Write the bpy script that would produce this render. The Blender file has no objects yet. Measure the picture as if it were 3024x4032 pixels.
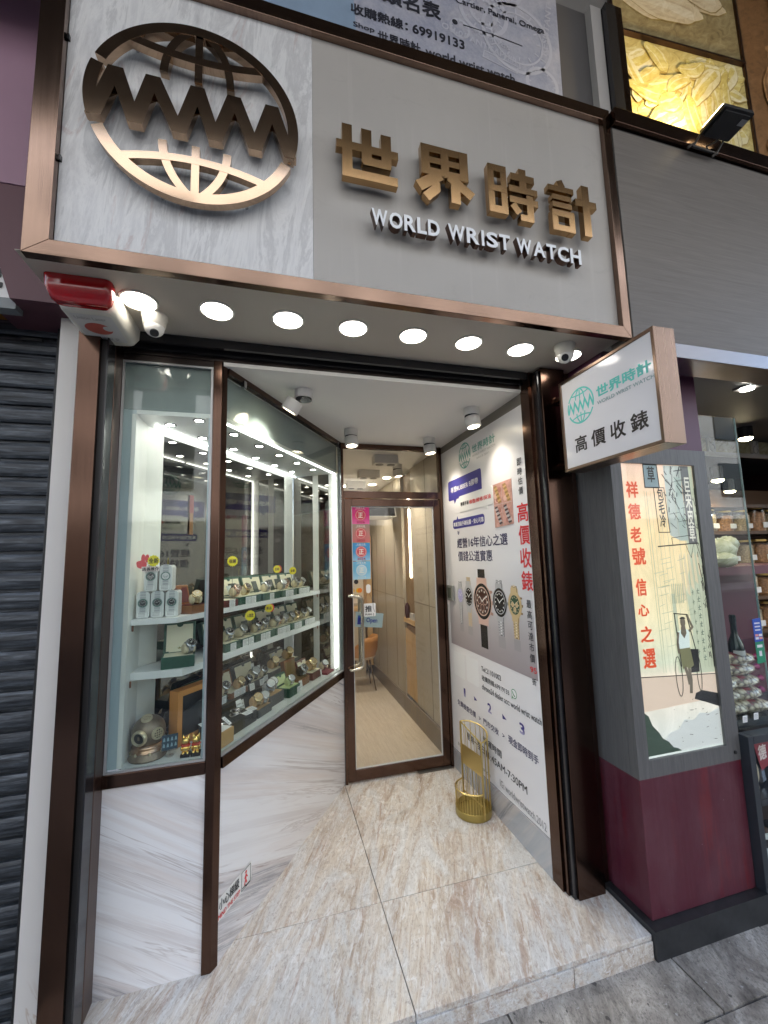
import bpy, math, random
from mathutils import Vector, Matrix
random.seed(11)
R = math.radians
sc = bpy.context.scene
col = bpy.context.collection
# ---------------------------------------------------------------- camera, sky, sun, exposure
cd = bpy.data.cameras.new('camera'); cam = bpy.data.objects.new('camera', cd); col.objects.link(cam)
cd.sensor_fit = 'HORIZONTAL'; cd.sensor_width = 36.0; cd.lens = 36.0 * 1583.5459 / 3024; cd.clip_start = .05; cd.clip_end = 600
YAW, PIT, ROL = -.2641, .1133, -.0273
fw = Vector((-math.sin(YAW) * math.cos(PIT), math.cos(YAW) * math.cos(PIT), math.sin(PIT)))
rt = Vector((math.cos(YAW), math.sin(YAW), 0)); up = rt.cross(fw)
r2 = math.cos(ROL) * rt + math.sin(ROL) * up; u2 = -math.sin(ROL) * rt + math.cos(ROL) * up
m3 = Matrix((r2, u2, -fw)).transposed()
cam.matrix_world = Matrix.Translation((.7472, -1.9879, 1.6729)) @ m3.to_4x4()
sc.camera = cam
W = bpy.data.worlds.new('World'); sc.world = W; W.use_nodes = True
nt = W.node_tree; sky = nt.nodes.new('ShaderNodeTexSky'); sky.sky_type = 'NISHITA'; sky.sun_disc = False
SUN_EL, SUN_ROT = R(58), R(24)
sky.sun_elevation = SUN_EL; sky.sun_rotation = SUN_ROT; sky.dust_density = 2.5
bg = nt.nodes['Background']; bg.inputs[1].default_value = .15
nt.links.new(sky.outputs[0], bg.inputs[0])
sl = bpy.data.lights.new('sun', 'SUN'); sl.energy = 4.0; sl.angle = R(.6); sl.color = (1, .96, .9)
sun = bpy.data.objects.new('sun', sl); col.objects.link(sun)
sd = Vector((math.sin(SUN_ROT) * math.cos(SUN_EL), math.cos(SUN_ROT) * math.cos(SUN_EL), math.sin(SUN_EL)))
sun.rotation_euler = sd.to_track_quat('Z', 'Y').to_euler(); sun.location = (0, -6, 9)
vs = sc.view_settings; vs.view_transform = 'Standard'; vs.look = 'None'; vs.gamma = 1; vs.exposure = 2.55
sc.render.engine = 'CYCLES'
sc.cycles.use_denoising = True
sc.cycles.max_bounces = 8; sc.cycles.transparent_max_bounces = 16; sc.cycles.glossy_bounces = 5; sc.cycles.diffuse_bounces = 4
sc.cycles.sample_clamp_indirect = 6; sc.cycles.caustics_reflective = False; sc.cycles.caustics_refractive = False
# ---------------------------------------------------------------- materials
MATS = {}
def _new(name):
    m = bpy.data.materials.new(name); m.use_nodes = True
    return m, m.node_tree, m.node_tree.nodes['Principled BSDF']
def coords(t, scale=(1, 1, 1), rot=(0, 0, 0), island=False):
    tc = t.nodes.new('ShaderNodeTexCoord'); mp = t.nodes.new('ShaderNodeMapping')
    src = tc.outputs['Object']
    if island:
        ge = t.nodes.new('ShaderNodeNewGeometry'); va = t.nodes.new('ShaderNodeVectorMath'); va.operation = 'MULTIPLY_ADD'
        vr = t.nodes.new('ShaderNodeCombineXYZ')
        for i in range(3): t.links.new(ge.outputs['Random Per Island'], vr.inputs[i])
        t.links.new(vr.outputs[0], va.inputs[0]); va.inputs[1].default_value = (13, 29, 7)
        t.links.new(src, va.inputs[2]); src = va.outputs[0]
    if any(rot):
        m0 = t.nodes.new('ShaderNodeMapping'); m0.inputs['Rotation'].default_value = rot; t.links.new(src, m0.inputs[0]); src = m0.outputs[0]
    t.links.new(src, mp.inputs[0]); mp.inputs['Scale'].default_value = scale
    return mp.outputs[0]
def noise(t, vec, scale, detail=5, rough=.6, dist=0):
    n = t.nodes.new('ShaderNodeTexNoise'); n.inputs['Scale'].default_value = scale; n.inputs['Detail'].default_value = detail
    n.inputs['Roughness'].default_value = rough; n.inputs['Distortion'].default_value = dist
    t.links.new(vec, n.inputs['Vector']); return n.outputs['Fac']
def ramp(t, fac, stops):
    r = t.nodes.new('ShaderNodeValToRGB'); e = r.color_ramp.elements
    while len(e) < len(stops): e.new(.5)
    for k, (p, c) in enumerate(stops):
        e[k].position = p; e[k].color = (*c, 1) if len(c) == 3 else c
    t.links.new(fac, r.inputs[0]); return r.outputs[0]
def mixc(t, f, a, b, mode='MIX'):
    n = t.nodes.new('ShaderNodeMix'); n.data_type = 'RGBA'; n.blend_type = mode
    for v, i in ((f, 0), (a, 6), (b, 7)):
        if hasattr(v, 'is_linked'): t.links.new(v, n.inputs[i])
        elif i == 0: n.inputs[0].default_value = v
        else: n.inputs[i].default_value = (*v, 1)
    return n.outputs[2]
def bump(t, b, h, strength, dist=.01):
    n = t.nodes.new('ShaderNodeBump'); n.inputs['Strength'].default_value = strength; n.inputs['Distance'].default_value = dist
    t.links.new(h, n.inputs['Height']); t.links.new(n.outputs[0], b.inputs['Normal'])
def M(name, c, rough=.5, metal=0, emit=0, var=0, vs_=30, st=(1, 1, 1), bmp=0, coat=0, ec=None, alpha=1):
    if name in MATS: return MATS[name]
    m, t, b = _new(name)
    b.inputs['Base Color'].default_value = (*c, 1); b.inputs['Roughness'].default_value = rough; b.inputs['Metallic'].default_value = metal
    if coat: b.inputs['Coat Weight'].default_value = coat; b.inputs['Coat Roughness'].default_value = .06
    if emit:
        b.inputs['Emission Color'].default_value = (*(ec or c), 1); b.inputs['Emission Strength'].default_value = emit
    if var or bmp:
        f = noise(t, coords(t, st), vs_)
        if var:
            lo = tuple(x * (1 - var) for x in c); hi = tuple(min(1, x * (1 + var)) for x in c)
            t.links.new(ramp(t, f, [(.3, lo), (.7, hi)]), b.inputs['Base Color'])
        if bmp: bump(t, b, f, bmp, .004)
    MATS[name] = m; return m
def glass_mat(name, tint=(.93, .97, .96), refl=1.0):
    if name in MATS: return MATS[name]
    m = bpy.data.materials.new(name); m.use_nodes = True; t = m.node_tree; t.nodes.clear()
    o = t.nodes.new('ShaderNodeOutputMaterial'); mx = t.nodes.new('ShaderNodeMixShader')
    tr = t.nodes.new('ShaderNodeBsdfTransparent'); tr.inputs[0].default_value = (*tint, 1)
    g = t.nodes.new('ShaderNodeBsdfGlossy'); g.inputs['Roughness'].default_value = .015
    ge = t.nodes.new('ShaderNodeNewGeometry'); dt = t.nodes.new('ShaderNodeVectorMath'); dt.operation = 'DOT_PRODUCT'
    t.links.new(ge.outputs['Normal'], dt.inputs[0]); t.links.new(ge.outputs['Incoming'], dt.inputs[1])
    def mth(op, a, b=None):
        n = t.nodes.new('ShaderNodeMath'); n.operation = op
        for i, v in ((0, a), (1, b)):
            if v is None: continue
            if hasattr(v, 'is_linked'): t.links.new(v, n.inputs[i])
            else: n.inputs[i].default_value = v
        return n.outputs[0]
    f = mth('POWER', mth('SUBTRACT', 1.0, mth('ABSOLUTE', dt.outputs['Value'])), 5.0)
    t.links.new(mth('MULTIPLY', mth('ADD', mth('MULTIPLY', f, .96), .04), refl), mx.inputs[0])
    t.links.new(tr.outputs[0], mx.inputs[1]); t.links.new(g.outputs[0], mx.inputs[2]); t.links.new(mx.outputs[0], o.inputs[0])
    MATS[name] = m; return m
def bronze_mat(name, c, rough, st):
    m, t, b = _new(name); b.inputs['Metallic'].default_value = 1
    v = coords(t, st); f = noise(t, v, 1, 3)
    v2 = coords(t); f2 = noise(t, v2, 2.3, 4)
    t.links.new(ramp(t, f2, [(.3, tuple(x * .8 for x in c)), (.7, tuple(x * 1.12 for x in c))]), b.inputs['Base Color'])
    r = t.nodes.new('ShaderNodeMapRange'); t.links.new(f, r.inputs[0]); r.inputs[3].default_value = rough * .7; r.inputs[4].default_value = rough * 1.4
    t.links.new(r.outputs[0], b.inputs['Roughness']); bump(t, b, f, .06, .002)
    MATS[name] = m; return m
def granite_mat():
    m, t, b = _new('streaked beige granite')
    rot = (0, 0, R(23))
    def N(sc, st, d=7, rg=.65, dist=.8): return noise(t, coords(t, st, rot, True), sc, d, rg, dist)
    c1 = ramp(t, N(9, (1, .12, 1), 9, .72, 1.8), [(.30, (.27, .19, .14)), (.40, (.47, .38, .305)), (.48, (.60, .535, .455)), (.55, (.69, .655, .60)), (.63, (.53, .43, .345)), (.72, (.33, .24, .18))])
    c2 = mixc(t, ramp(t, N(3.4, (1, .30, 1), 6, .66, 2.6), [(.48, (0, 0, 0)), (.60, (.9,) * 3)]), c1, (.64, .64, .625))
    c2 = mixc(t, ramp(t, N(6, (1, .16, 1), 7, .7, 1.6), [(.56, (0, 0, 0)), (.63, (.75,) * 3)]), c2, (.44, .32, .25))
    c3 = mixc(t, ramp(t, N(100, (1, .4, 1), 6, .8, .6), [(.50, (0, 0, 0)), (.62, (.55,) * 3)]), c2, (.30, .24, .205))
    c4 = mixc(t, ramp(t, N(34, (1, .2, 1), 6, .78, 1.4), [(.53, (0, 0, 0)), (.61, (.8,) * 3)]), c3, (.76, .755, .74))
    c4 = mixc(t, ramp(t, N(30, (1, .8, 1), 6, .85, .5), [(.60, (0, 0, 0)), (.66, (.6,) * 3)]), c4, (.27, .235, .22))
    c4 = mixc(t, ramp(t, N(2.2, (1, 1, 1), 5, .7, .4), [(.52, (0, 0, 0)), (.78, (.28,) * 3)]), c4, (.36, .32, .28))
    t.links.new(c4, b.inputs['Base Color'])
    t.links.new(ramp(t, N(3, (1, 1, 1), 6, .7), [(.35, (.16,) * 3), (.7, (.36,) * 3)]), b.inputs['Roughness'])
    bump(t, b, N(100, (1, .4, 1), 6, .8, .6), .05, .002)
    MATS['granite'] = m; return m
def marble_mat(name, base, rot, island=False):
    m, t, b = _new(name)
    def N(sc, st, d=7, rg=.62, dist=.4): return noise(t, coords(t, st, rot, island), sc, d, rg, dist)
    warm = (.64, .55, .50); cool = (.53, .55, .59)
    mul = lambda x, y: mixc(t, 1.0, x, y, 'MULTIPLY')
    c1 = mixc(t, ramp(t, N(1.0, (.35, .35, 6), 5, .6, .5), [(.47, (0, 0, 0)), (.58, (.5,) * 3), (.66, (.05,) * 3)]), base, warm)
    c1 = mixc(t, ramp(t, N(1.25, (.35, .35, 4.5), 5, .6, .5), [(.54, (0, 0, 0)), (.66, (.42,) * 3), (.74, (.1,) * 3)]), c1, cool)
    msk = ramp(t, N(.9, (.35, .35, 2.6), 3, .5, .3), [(.42, (.12,) * 3), (.56, (1,) * 3)])
    c1 = mixc(t, mul(msk, ramp(t, N(2.6, (.22, .22, 8), 8, .68, .6), [(.49, (0, 0, 0)), (.58, (.6,) * 3), (.66, (0, 0, 0))])), c1, (.47, .42, .41))
    c2 = mixc(t, mul(msk, ramp(t, N(1.5, (.22, .22, 4.6), 6, .58, .8), [(.508, (0, 0, 0)), (.519, (.8,) * 3), (.531, (0, 0, 0))])), c1, (.33, .265, .235))
    g1 = ramp(t, N(.8, (.22, .22, 4.4), 3, .5, .4), [(.57, (0, 0, 0)), (.61, (.9,) * 3), (.65, (0, 0, 0))])
    g2 = ramp(t, N(5, (.7, .7, 22), 9, .82, .3), [(.42, (0, 0, 0)), (.56, (.9,) * 3)])
    c4 = mixc(t, mul(g1, g2), c2, (.20, .205, .225))
    t.links.new(c4, b.inputs['Base Color']); b.inputs['Roughness'].default_value = .25; b.inputs['Coat Weight'].default_value = .3
    b.inputs['Coat Roughness'].default_value = .08
    MATS[name] = m; return m
def signstone_mat():
    m, t, b = _new('pale grey streaked sign stone')
    v = coords(t, (2.6, 1, .42), (0, R(-8), 0)); f1 = noise(t, v, 4.2, 9, .70, .7)
    c1 = ramp(t, f1, [(.30, (.46, .455, .46)), (.42, (.60, .595, .60)), (.50, (.70, .695, .69)), (.56, (.52, .515, .52)), (.70, (.66, .655, .65))])
    f2 = noise(t, coords(t, (2.2, 1, .38), (0, R(-12), 0)), 4.5, 6, .62, 1.3)
    c2 = mixc(t, ramp(t, f2, [(.60, (0, 0, 0)), (.645, (.5,) * 3), (.67, (0, 0, 0))]), c1, (.46, .33, .31))
    f3 = noise(t, coords(t, (3, 1, 1), (0, R(-8), 0)), 26, 5, .7)
    c3 = mixc(t, ramp(t, f3, [(.5, (0, 0, 0)), (.75, (.5,) * 3)]), c2, (.76, .755, .75))
    t.links.new(c3, b.inputs['Base Color']); b.inputs['Roughness'].default_value = .42
    bump(t, b, f1, .12, .004)
    MATS[m.name] = m; return m
def pavement_mat():
    m, t, b = _new('worn grey paving')
    v = coords(t, (1, .45, 1), (0, 0, R(20))); f = noise(t, v, 9, 9, .72, .8)
    c1 = ramp(t, f, [(.28, (.13, .115, .10)), (.45, (.28, .255, .225)), (.56, (.40, .37, .33)), (.70, (.62, .585, .54))])
    f2 = noise(t, coords(t), 3.2, 6, .7, .6)
    c2 = mixc(t, ramp(t, f2, [(.52, (0, 0, 0)), (.62, (.7,) * 3)]), c1, (.085, .076, .068))
    f3 = noise(t, coords(t, (1, .5, 1), (0, 0, R(20))), 110, 6, .85)
    c3 = mixc(t, ramp(t, f3, [(.50, (0, 0, 0)), (.64, (.75,) * 3)]), c2, (.07, .066, .06))
    f4 = noise(t, coords(t), 55, 2, .5)
    c4 = mixc(t, ramp(t, f4, [(.70, (0, 0, 0)), (.73, (.9,) * 3)]), c3, (.42, .41, .40))
    f5 = noise(t, coords(t, (1, .8, 1)), 21, 2, .4)
    c4 = mixc(t, ramp(t, f5, [(.71, (0, 0, 0)), (.73, (.8,) * 3)]), c4, (.05, .045, .042))
    t.links.new(c4, b.inputs['Base Color'])
    t.links.new(ramp(t, f2, [(.45, (.75,) * 3), (.62, (.38,) * 3)]), b.inputs['Roughness'])
    bump(t, b, f, .9, .012)
    MATS[m.name] = m; return m
def wood_mat(name, a, bcol, scale, st, rough=.45, bricks=None):
    m, t, b = _new(name)
    f = noise(t, coords(t, st, (0, 0, 0), True), scale, 7, .65, .8)
    c = ramp(t, f, [(.3, a), (.7, bcol)])
    t.links.new(c, b.inputs['Base Color']); b.inputs['Roughness'].default_value = rough
    bump(t, b, f, .08, .002)
    MATS[name] = m; return m
def shutter_mat():
    m, t, b = _new('grimy painted shutter steel')
    f = noise(t, coords(t, (.8, .8, 9)), 7, 8, .7, .4)
    c = ramp(t, f, [(.36, (.016, .018, .022)), (.5, (.045, .052, .062)), (.62, (.10, .115, .135)), (.75, (.17, .185, .21))])
    t.links.new(c, b.inputs['Base Color']); b.inputs['Metallic'].default_value = .35; b.inputs['Roughness'].default_value = .42
    bump(t, b, f, .1, .003)
    MATS[m.name] = m; return m
def maroon_mat(name, c1, c2):
    m, t, b = _new(name)
    f = noise(t, coords(t, (14, 14, .8)), 1.6, 6, .62, .4); k = ramp(t, f, [(.52, (0, 0, 0)), (.60, (1,) * 3)])
    k2 = mixc(t, 1.0, k, ramp(t, noise(t, coords(t, (2.5, 2.5, 1.2)), 1.9, 4), [(.50, (0, 0, 0)), (.60, (1,) * 3)]), 'MULTIPLY')
    c = mixc(t, k2, c1, c2)
    c = mixc(t, ramp(t, noise(t, coords(t, (1, 1, .6)), 3.5, 7, .75), [(.45, (0, 0, 0)), (.7, (.35,) * 3)]), c, (.17, .085, .10))
    c = mixc(t, ramp(t, noise(t, coords(t), 60, 3, .6), [(.74, (0, 0, 0)), (.76, (.5,) * 3)]), c, (.35, .27, .26))
    t.links.new(c, b.inputs['Base Color'])
    t.links.new(ramp(t, f, [(.45, (.55,) * 3), (.6, (.30,) * 3)]), b.inputs['Roughness'])
    MATS[name] = m; return m
def grad_mat(name, axis, stops, lo, hi, emit=0, rough=.4, nz=0):
    m, t, b = _new(name)
    tc = t.nodes.new('ShaderNodeNewGeometry'); sp = t.nodes.new('ShaderNodeSeparateXYZ'); t.links.new(tc.outputs['Position'], sp.inputs[0])
    mr = t.nodes.new('ShaderNodeMapRange'); mr.inputs[1].default_value = lo; mr.inputs[2].default_value = hi
    t.links.new(sp.outputs[axis], mr.inputs[0])
    c = ramp(t, mr.outputs[0], stops)
    if nz:
        f = noise(t, coords(t, (1, 1, .5)), 7, 8, .7, .8)
        c = mixc(t, nz, c, ramp(t, f, [(.35, (.45, .5, .45)), (.65, (1, 1, 1))]), 'MULTIPLY')
    t.links.new(c, b.inputs['Base Color']); b.inputs['Roughness'].default_value = rough
    if emit: t.links.new(c, b.inputs['Emission Color']); b.inputs['Emission Strength'].default_value = emit
    MATS[name] = m; return m

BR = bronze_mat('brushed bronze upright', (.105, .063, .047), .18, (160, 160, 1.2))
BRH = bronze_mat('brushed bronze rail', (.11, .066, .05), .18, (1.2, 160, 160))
BSV = bronze_mat('painted reflection bronze upright', (.25, .17, .13), .15, (160, 160, 1.2)); BSH = bronze_mat('painted reflection bronze rail', (.235, .158, .12), .15, (1.2, 160, 160))  # portal bronze again, with brighter reflections put into the base colour
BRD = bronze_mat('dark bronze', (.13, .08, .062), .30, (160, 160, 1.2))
BRM = bronze_mat('mirror bronze', (.52, .37, .255), .09, (2, 2, 2)); BRG = bronze_mat('bronze with painted lamp gold', (.50, .315, .155), .17, (2, 2, 2))  # second one: character bronze tinted gold to stand for warm lamp light
GR = granite_mat(); MA = marble_mat('white veined marble', (.82, .825, .835), (0, R(-30), 0)); MA2 = marble_mat('white veined marble return', (.81, .805, .80), (R(22), R(-14), 0))
GM = marble_mat('grey skirting marble', (.40, .42, .44), (R(48), 0, 0))
SS = signstone_mat(); PV = pavement_mat()
def panel_mat():
    m, t, b = _new('satin greige panel')
    c = ramp(t, noise(t, coords(t, (1, 1, .5)), 1.6, 5), [(.35, (.385, .362, .335)), (.65, (.425, .40, .37))])
    c = mixc(t, ramp(t, noise(t, coords(t, (1, 1, 1.8)), 5, 8, .75, 1.6), [(.56, (0, 0, 0)), (.66, (.22,) * 3)]), c, (.30, .28, .255))
    c = mixc(t, ramp(t, noise(t, coords(t, (9, 1, .35)), 2.4, 5, .6), [(.58, (0, 0, 0)), (.70, (.25,) * 3)]), c, (.50, .48, .45))
    t.links.new(c, b.inputs['Base Color']); t.links.new(ramp(t, noise(t, coords(t), 3, 6, .7), [(.4, (.32,) * 3), (.65, (.48,) * 3)]), b.inputs['Roughness'])
    MATS[m.name] = m; return m
GP = panel_mat()
SOF = M('greige soffit paint', (.52, .475, .41), .5)
BK = M('black gap', (.012, .012, .013), .5)
BKG = M('black gloss', (.015, .015, .017), .18)
WH = M('white paint', (.80, .79, .77), .55)
CEIL = M('white ceiling paint', (.78, .765, .74), .6)
COLW = M('cream column stone', (.66, .635, .60), .5, var=.05, vs_=6)
CHR = M('chrome', (.75, .75, .76), .12, 1)
STEEL = M('steel', (.50, .50, .51), .22, 1)
GOLD = M('gold metal', (.62, .47, .26), .2, 1)
ROSE = M('rose metal', (.80, .52, .42), .2, 1)
GL = glass_mat('window glass'); GLD = glass_mat('door glass', (.95, .95, .93), 1.0)
GLS = glass_mat('clear glassware', (.96, .97, .97), 1.6)
CASEW = M('pale case laminate', (.74, .74, .70), .45, var=.09, vs_=5, st=(1, 1, .4))
CASEC = M('case ceiling laminate', (.66, .67, .645), .4, var=.06, vs_=4)
VAL = M('grey valance laminate', (.30, .33, .33), .35, var=.08, vs_=4)
STRIP = M('blue grey laminate', (.44, .52, .56), .3)
MIR = M('tinted mirror', (.25, .24, .225), .03, 1)
LED = M('led strip glow', (1, 1, 1), .5, emit=1.9, ec=(1, .98, .94))
SPOTL = M('spot lamp glow', (1, 1, 1), .5, emit=21, ec=(1, .95, .87))
DOWN = M('downlight glow', (1, 1, 1), .5, emit=2.8, ec=(1, .95, .86))
BLKP = M('black print', (.02, .02, .022), .5)
SHELF = M('white shelf laminate', (.78, .78, .76), .4)
PAPER = M('paper label', (.82, .82, .80), .6)
GREEN = M('dark green leatherette', (.018, .075, .048), .42, var=.2, vs_=60)
CREAM = M('cream lining', (.80, .74, .56), .7)
TEAL = M('teal print', (.14, .62, .54), .4)
GREYP = M('grey print', (.36, .38, .39), .5)
NAVY = M('navy print', (.045, .04, .22), .45)
NAVY2 = M('indigo panel print', (.05, .045, .27), .4)
REDP = M('red print', (.68, .03, .035), .45)
WHP = M('white print', (.84, .84, .84), .4)
YEL = M('yellow card', (.95, .80, .02), .5)
MARO = maroon_mat('maroon paint', (.085, .014, .026), (.13, .009, .016))
PURP = M('purple paint', (.085, .022, .055), .45)
GWOOD = wood_mat('grey wood panel', (.085, .083, .082), (.14, .137, .133), 6, (22, 22, .9))
GWOODH = wood_mat('grey wood fascia', (.115, .10, .088), (.165, .148, .132), 5, (.7, 1, 24), .5)
FLW = wood_mat('pale oak plank', (.50, .42, .33), (.64, .56, .46), 5, (9, .8, 1), .42)
BEIGE = M('beige wall panel', (.42, .375, .30), .35, var=.05, vs_=6)
BROWN = M('taupe skirting', (.20, .165, .135), .4)
SLAT = M('oak slat', (.60, .40, .20), .5, var=.12, vs_=40, st=(1, 1, .1))
TAN = M('tan leather', (.50, .24, .08), .5)
# ---------------------------------------------------------------- mesh helper
class MB:
    def __init__(s): s.v = []; s.f = []; s.m = []
    def add(s, vs, fs, mi=0):
        o = len(s.v); s.v += [tuple(x) for x in vs]; s.f += [tuple(i + o for i in f) for f in fs]; s.m += [mi] * len(fs); return s
    def box(s, x0, x1, y0, y1, z0, z1, mi=0, fr=None):
        p = [(x, y, z) for z in (z0, z1) for y in (y0, y1) for x in (x0, x1)]
        if fr: p = [fr(*q) for q in p]
        return s.add(p, [(0, 2, 3, 1), (4, 5, 7, 6), (0, 1, 5, 4), (2, 6, 7, 3), (0, 4, 6, 2), (1, 3, 7, 5)], mi)
    def prism(s, poly, z0, z1, mi=0, fr=None):
        n = len(poly); p = [(x, y, z0) for x, y in poly] + [(x, y, z1) for x, y in poly]
        if fr: p = [fr(*q) for q in p]
        return s.add(p, [tuple(range(n))[::-1], tuple(range(n, 2 * n))] + [(i, (i + 1) % n, n + (i + 1) % n, n + i) for i in range(n)], mi)
    def flat(s, poly, z, mi=0, fr=None):
        p = [(x, y, z) for x, y in poly]
        if fr: p = [fr(*q) for q in p]
        return s.add(p, [tuple(range(len(poly)))], mi)
    def bar(s, a, b, w, z0, z1, mi=0, fr=None, w2=None):
        a = Vector(a); b = Vector(b); d = (b - a).normalized(); n = Vector((-d.y, d.x)); w2 = w if w2 is None else w2
        return s.prism([a + n * w / 2, a - n * w / 2, b - n * w2 / 2, b + n * w2 / 2], z0, z1, mi, fr)
    def strip(s, pts, w, z0, z1, mi=0, fr=None, closed=False):
        P = [Vector(p) for p in pts]; n = len(P); L = []; Rr = []
        for i in range(n):
            a = P[i - 1] if (i or closed) else None; c = P[(i + 1) % n] if (i < n - 1 or closed) else None
            d1 = (P[i] - a).normalized() if a is not None else None; d2 = (c - P[i]).normalized() if c is not None else None
            d = (d1 + d2).normalized() if (d1 is not None and d2 is not None) else (d1 if d1 is not None else d2)
            k = Vector((-d.y, d.x)); q = w / 2 / max(.35, abs(k.dot(Vector((-d2.y, d2.x))))) if (d1 is not None and d2 is not None) else w / 2
            L.append(P[i] + k * q); Rr.append(P[i] - k * q)
        m = n if closed else n - 1
        v = []
        for z in (z0, z1):
            v += [(x.x, x.y, z) for x in L] + [(x.x, x.y, z) for x in Rr]
        if fr: v = [fr(*q) for q in v]
        f = []
        for i in range(m):
            j = (i + 1) % n
            f += [(i, n + i, n + j, j), (2 * n + i, 2 * n + j, 3 * n + j, 3 * n + i), (i, j, 2 * n + j, 2 * n + i), (n + i, 3 * n + i, 3 * n + j, n + j)]
        if not closed: f += [(0, 2 * n, 3 * n, n), (n - 1, 2 * n - 1, 4 * n - 1, 3 * n - 1)]
        return s.add(v, f, mi)
    def cyl(s, a, b, r, n=16, rb=None, mi=0, caps=True):
        a = Vector(a); b = Vector(b); rb = r if rb is None else rb; q = (b - a).to_track_quat('Z', 'Y')
        v = []
        for p, rr in ((a, r), (b, rb)):
            v += [p + q @ Vector((rr * math.cos(2 * math.pi * i / n), rr * math.sin(2 * math.pi * i / n), 0)) for i in range(n)]
        f = [(i, (i + 1) % n, n + (i + 1) % n, n + i) for i in range(n)]
        if caps: f += [tuple(range(n))[::-1], tuple(range(n, 2 * n))]
        return s.add(v, f, mi)
    def tube(s, pts, r, n=10, mi=0, closed=False):
        P = [Vector(p) for p in pts]; m = len(P); v = []; prev = None
        for i in range(m):
            a = P[i - 1] if (i or closed) else P[i]; c = P[(i + 1) % m] if (i < m - 1 or closed) else P[i]
            d = (c - a).normalized()
            if prev is None:
                u = d.orthogonal().normalized()
            else:
                u = (prev - d * prev.dot(d)).normalized()
            prev = u; w = d.cross(u)
            v += [P[i] + (u * math.cos(2 * math.pi * k / n) + w * math.sin(2 * math.pi * k / n)) * r for k in range(n)]
        f = []
        for i in range(m if closed else m - 1):
            j = (i + 1) % m
            f += [(i * n + k, i * n + (k + 1) % n, j * n + (k + 1) % n, j * n + k) for k in range(n)]
        if not closed: f += [tuple(range(n))[::-1], tuple(range((m - 1) * n, m * n))]
        return s.add(v, f, mi)
    def lathe(s, prof, c=(0, 0, 0), q=None, n=24, mi=0, cap=True):
        c = Vector(c); v = []
        for r, z in prof:
            for k in range(n):
                p = Vector((r * math.cos(2 * math.pi * k / n), r * math.sin(2 * math.pi * k / n), z))
                v.append(c + (q @ p if q else p))
        f = [(i * n + k, i * n + (k + 1) % n, (i + 1) * n + (k + 1) % n, (i + 1) * n + k) for i in range(len(prof) - 1) for k in range(n)]
        if cap and prof[0][0] > 1e-6: f.append(tuple(range(n))[::-1])
        if cap and prof[-1][0] > 1e-6: f.append(tuple(range((len(prof) - 1) * n, len(prof) * n)))
        return s.add(v, f, mi)
    def ell(s, c, r, n=16, mi=0, jit=0):
        r = (r, r, r) if not hasattr(r, '__len__') else r
        k = n // 2; v = []
        for i in range(k + 1):
            th = math.pi * i / k
            for j in range(n):
                ph = 2 * math.pi * j / n; g = 1 + (random.uniform(-jit, jit) if jit else 0)
                v.append((c[0] + r[0] * g * math.sin(th) * math.cos(ph), c[1] + r[1] * g * math.sin(th) * math.sin(ph), c[2] + r[2] * g * math.cos(th)))
        f = [(i * n + j, (i + 1) * n + j, (i + 1) * n + (j + 1) % n, i * n + (j + 1) % n) for i in range(k) for j in range(n)]
        return s.add(v, f, mi)
    def build(s, name, mats, par=None, smooth=False, local=False, bev=0):
        if not isinstance(mats, (list, tuple)): mats = [mats]
        off = Vector((0, 0, 0)) if (local or par is None) else ORG.get(par.name, Vector((0, 0, 0)))
        me = bpy.data.meshes.new(name); me.from_pydata([(Vector(v) - off)[:] for v in s.v], [], s.f)
        for m in mats: me.materials.append(m)
        me.polygons.foreach_set('material_index', s.m)
        if smooth: me.polygons.foreach_set('use_smooth', [True] * len(s.f))
        me.validate(); me.update()
        if smooth:
            try: me.set_sharp_from_angle(angle=R(40))
            except Exception: pass
        o = bpy.data.objects.new(name, me); col.objects.link(o)
        if par is not None: o.parent = par; ORG[o.name] = off
        if bev:
            bm = o.modifiers.new('edge', 'BEVEL'); bm.width = bev; bm.segments = 2; bm.limit_method = 'ANGLE'; bm.angle_limit = R(35)
        return o
ORG = {}
def tag(o, label=None, cat=None, group=None, kind=None):
    if label: o['label'] = label
    if cat: o['category'] = cat
    if group: o['group'] = group
    if kind: o['kind'] = kind
    return o
def T(name, label, cat, loc=(0, 0, 0), group=None, rz=0):
    o = bpy.data.objects.new(name, None); col.objects.link(o); o.location = loc; o.rotation_euler.z = rz; o.empty_display_size = .05
    ORG[o.name] = Vector(loc); return tag(o, label, cat, group)
def dup(root, loc, rz, label, group=None):
    r = root.copy(); col.objects.link(r); r.location = loc; r.rotation_euler.z = rz; r['label'] = label
    if group: r['group'] = group
    for ch in list(root.children):
        c = ch.copy(); col.objects.link(c); c.parent = r
        for g in list(ch.children):
            d = g.copy(); col.objects.link(d); d.parent = c
    return r
def FR(o, ex, ey, ez):
    o = Vector(o); ex = Vector(ex); ey = Vector(ey); ez = Vector(ez)
    return lambda a, b, c=0: o + ex * a + ey * b + ez * c
_tm = {}
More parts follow.
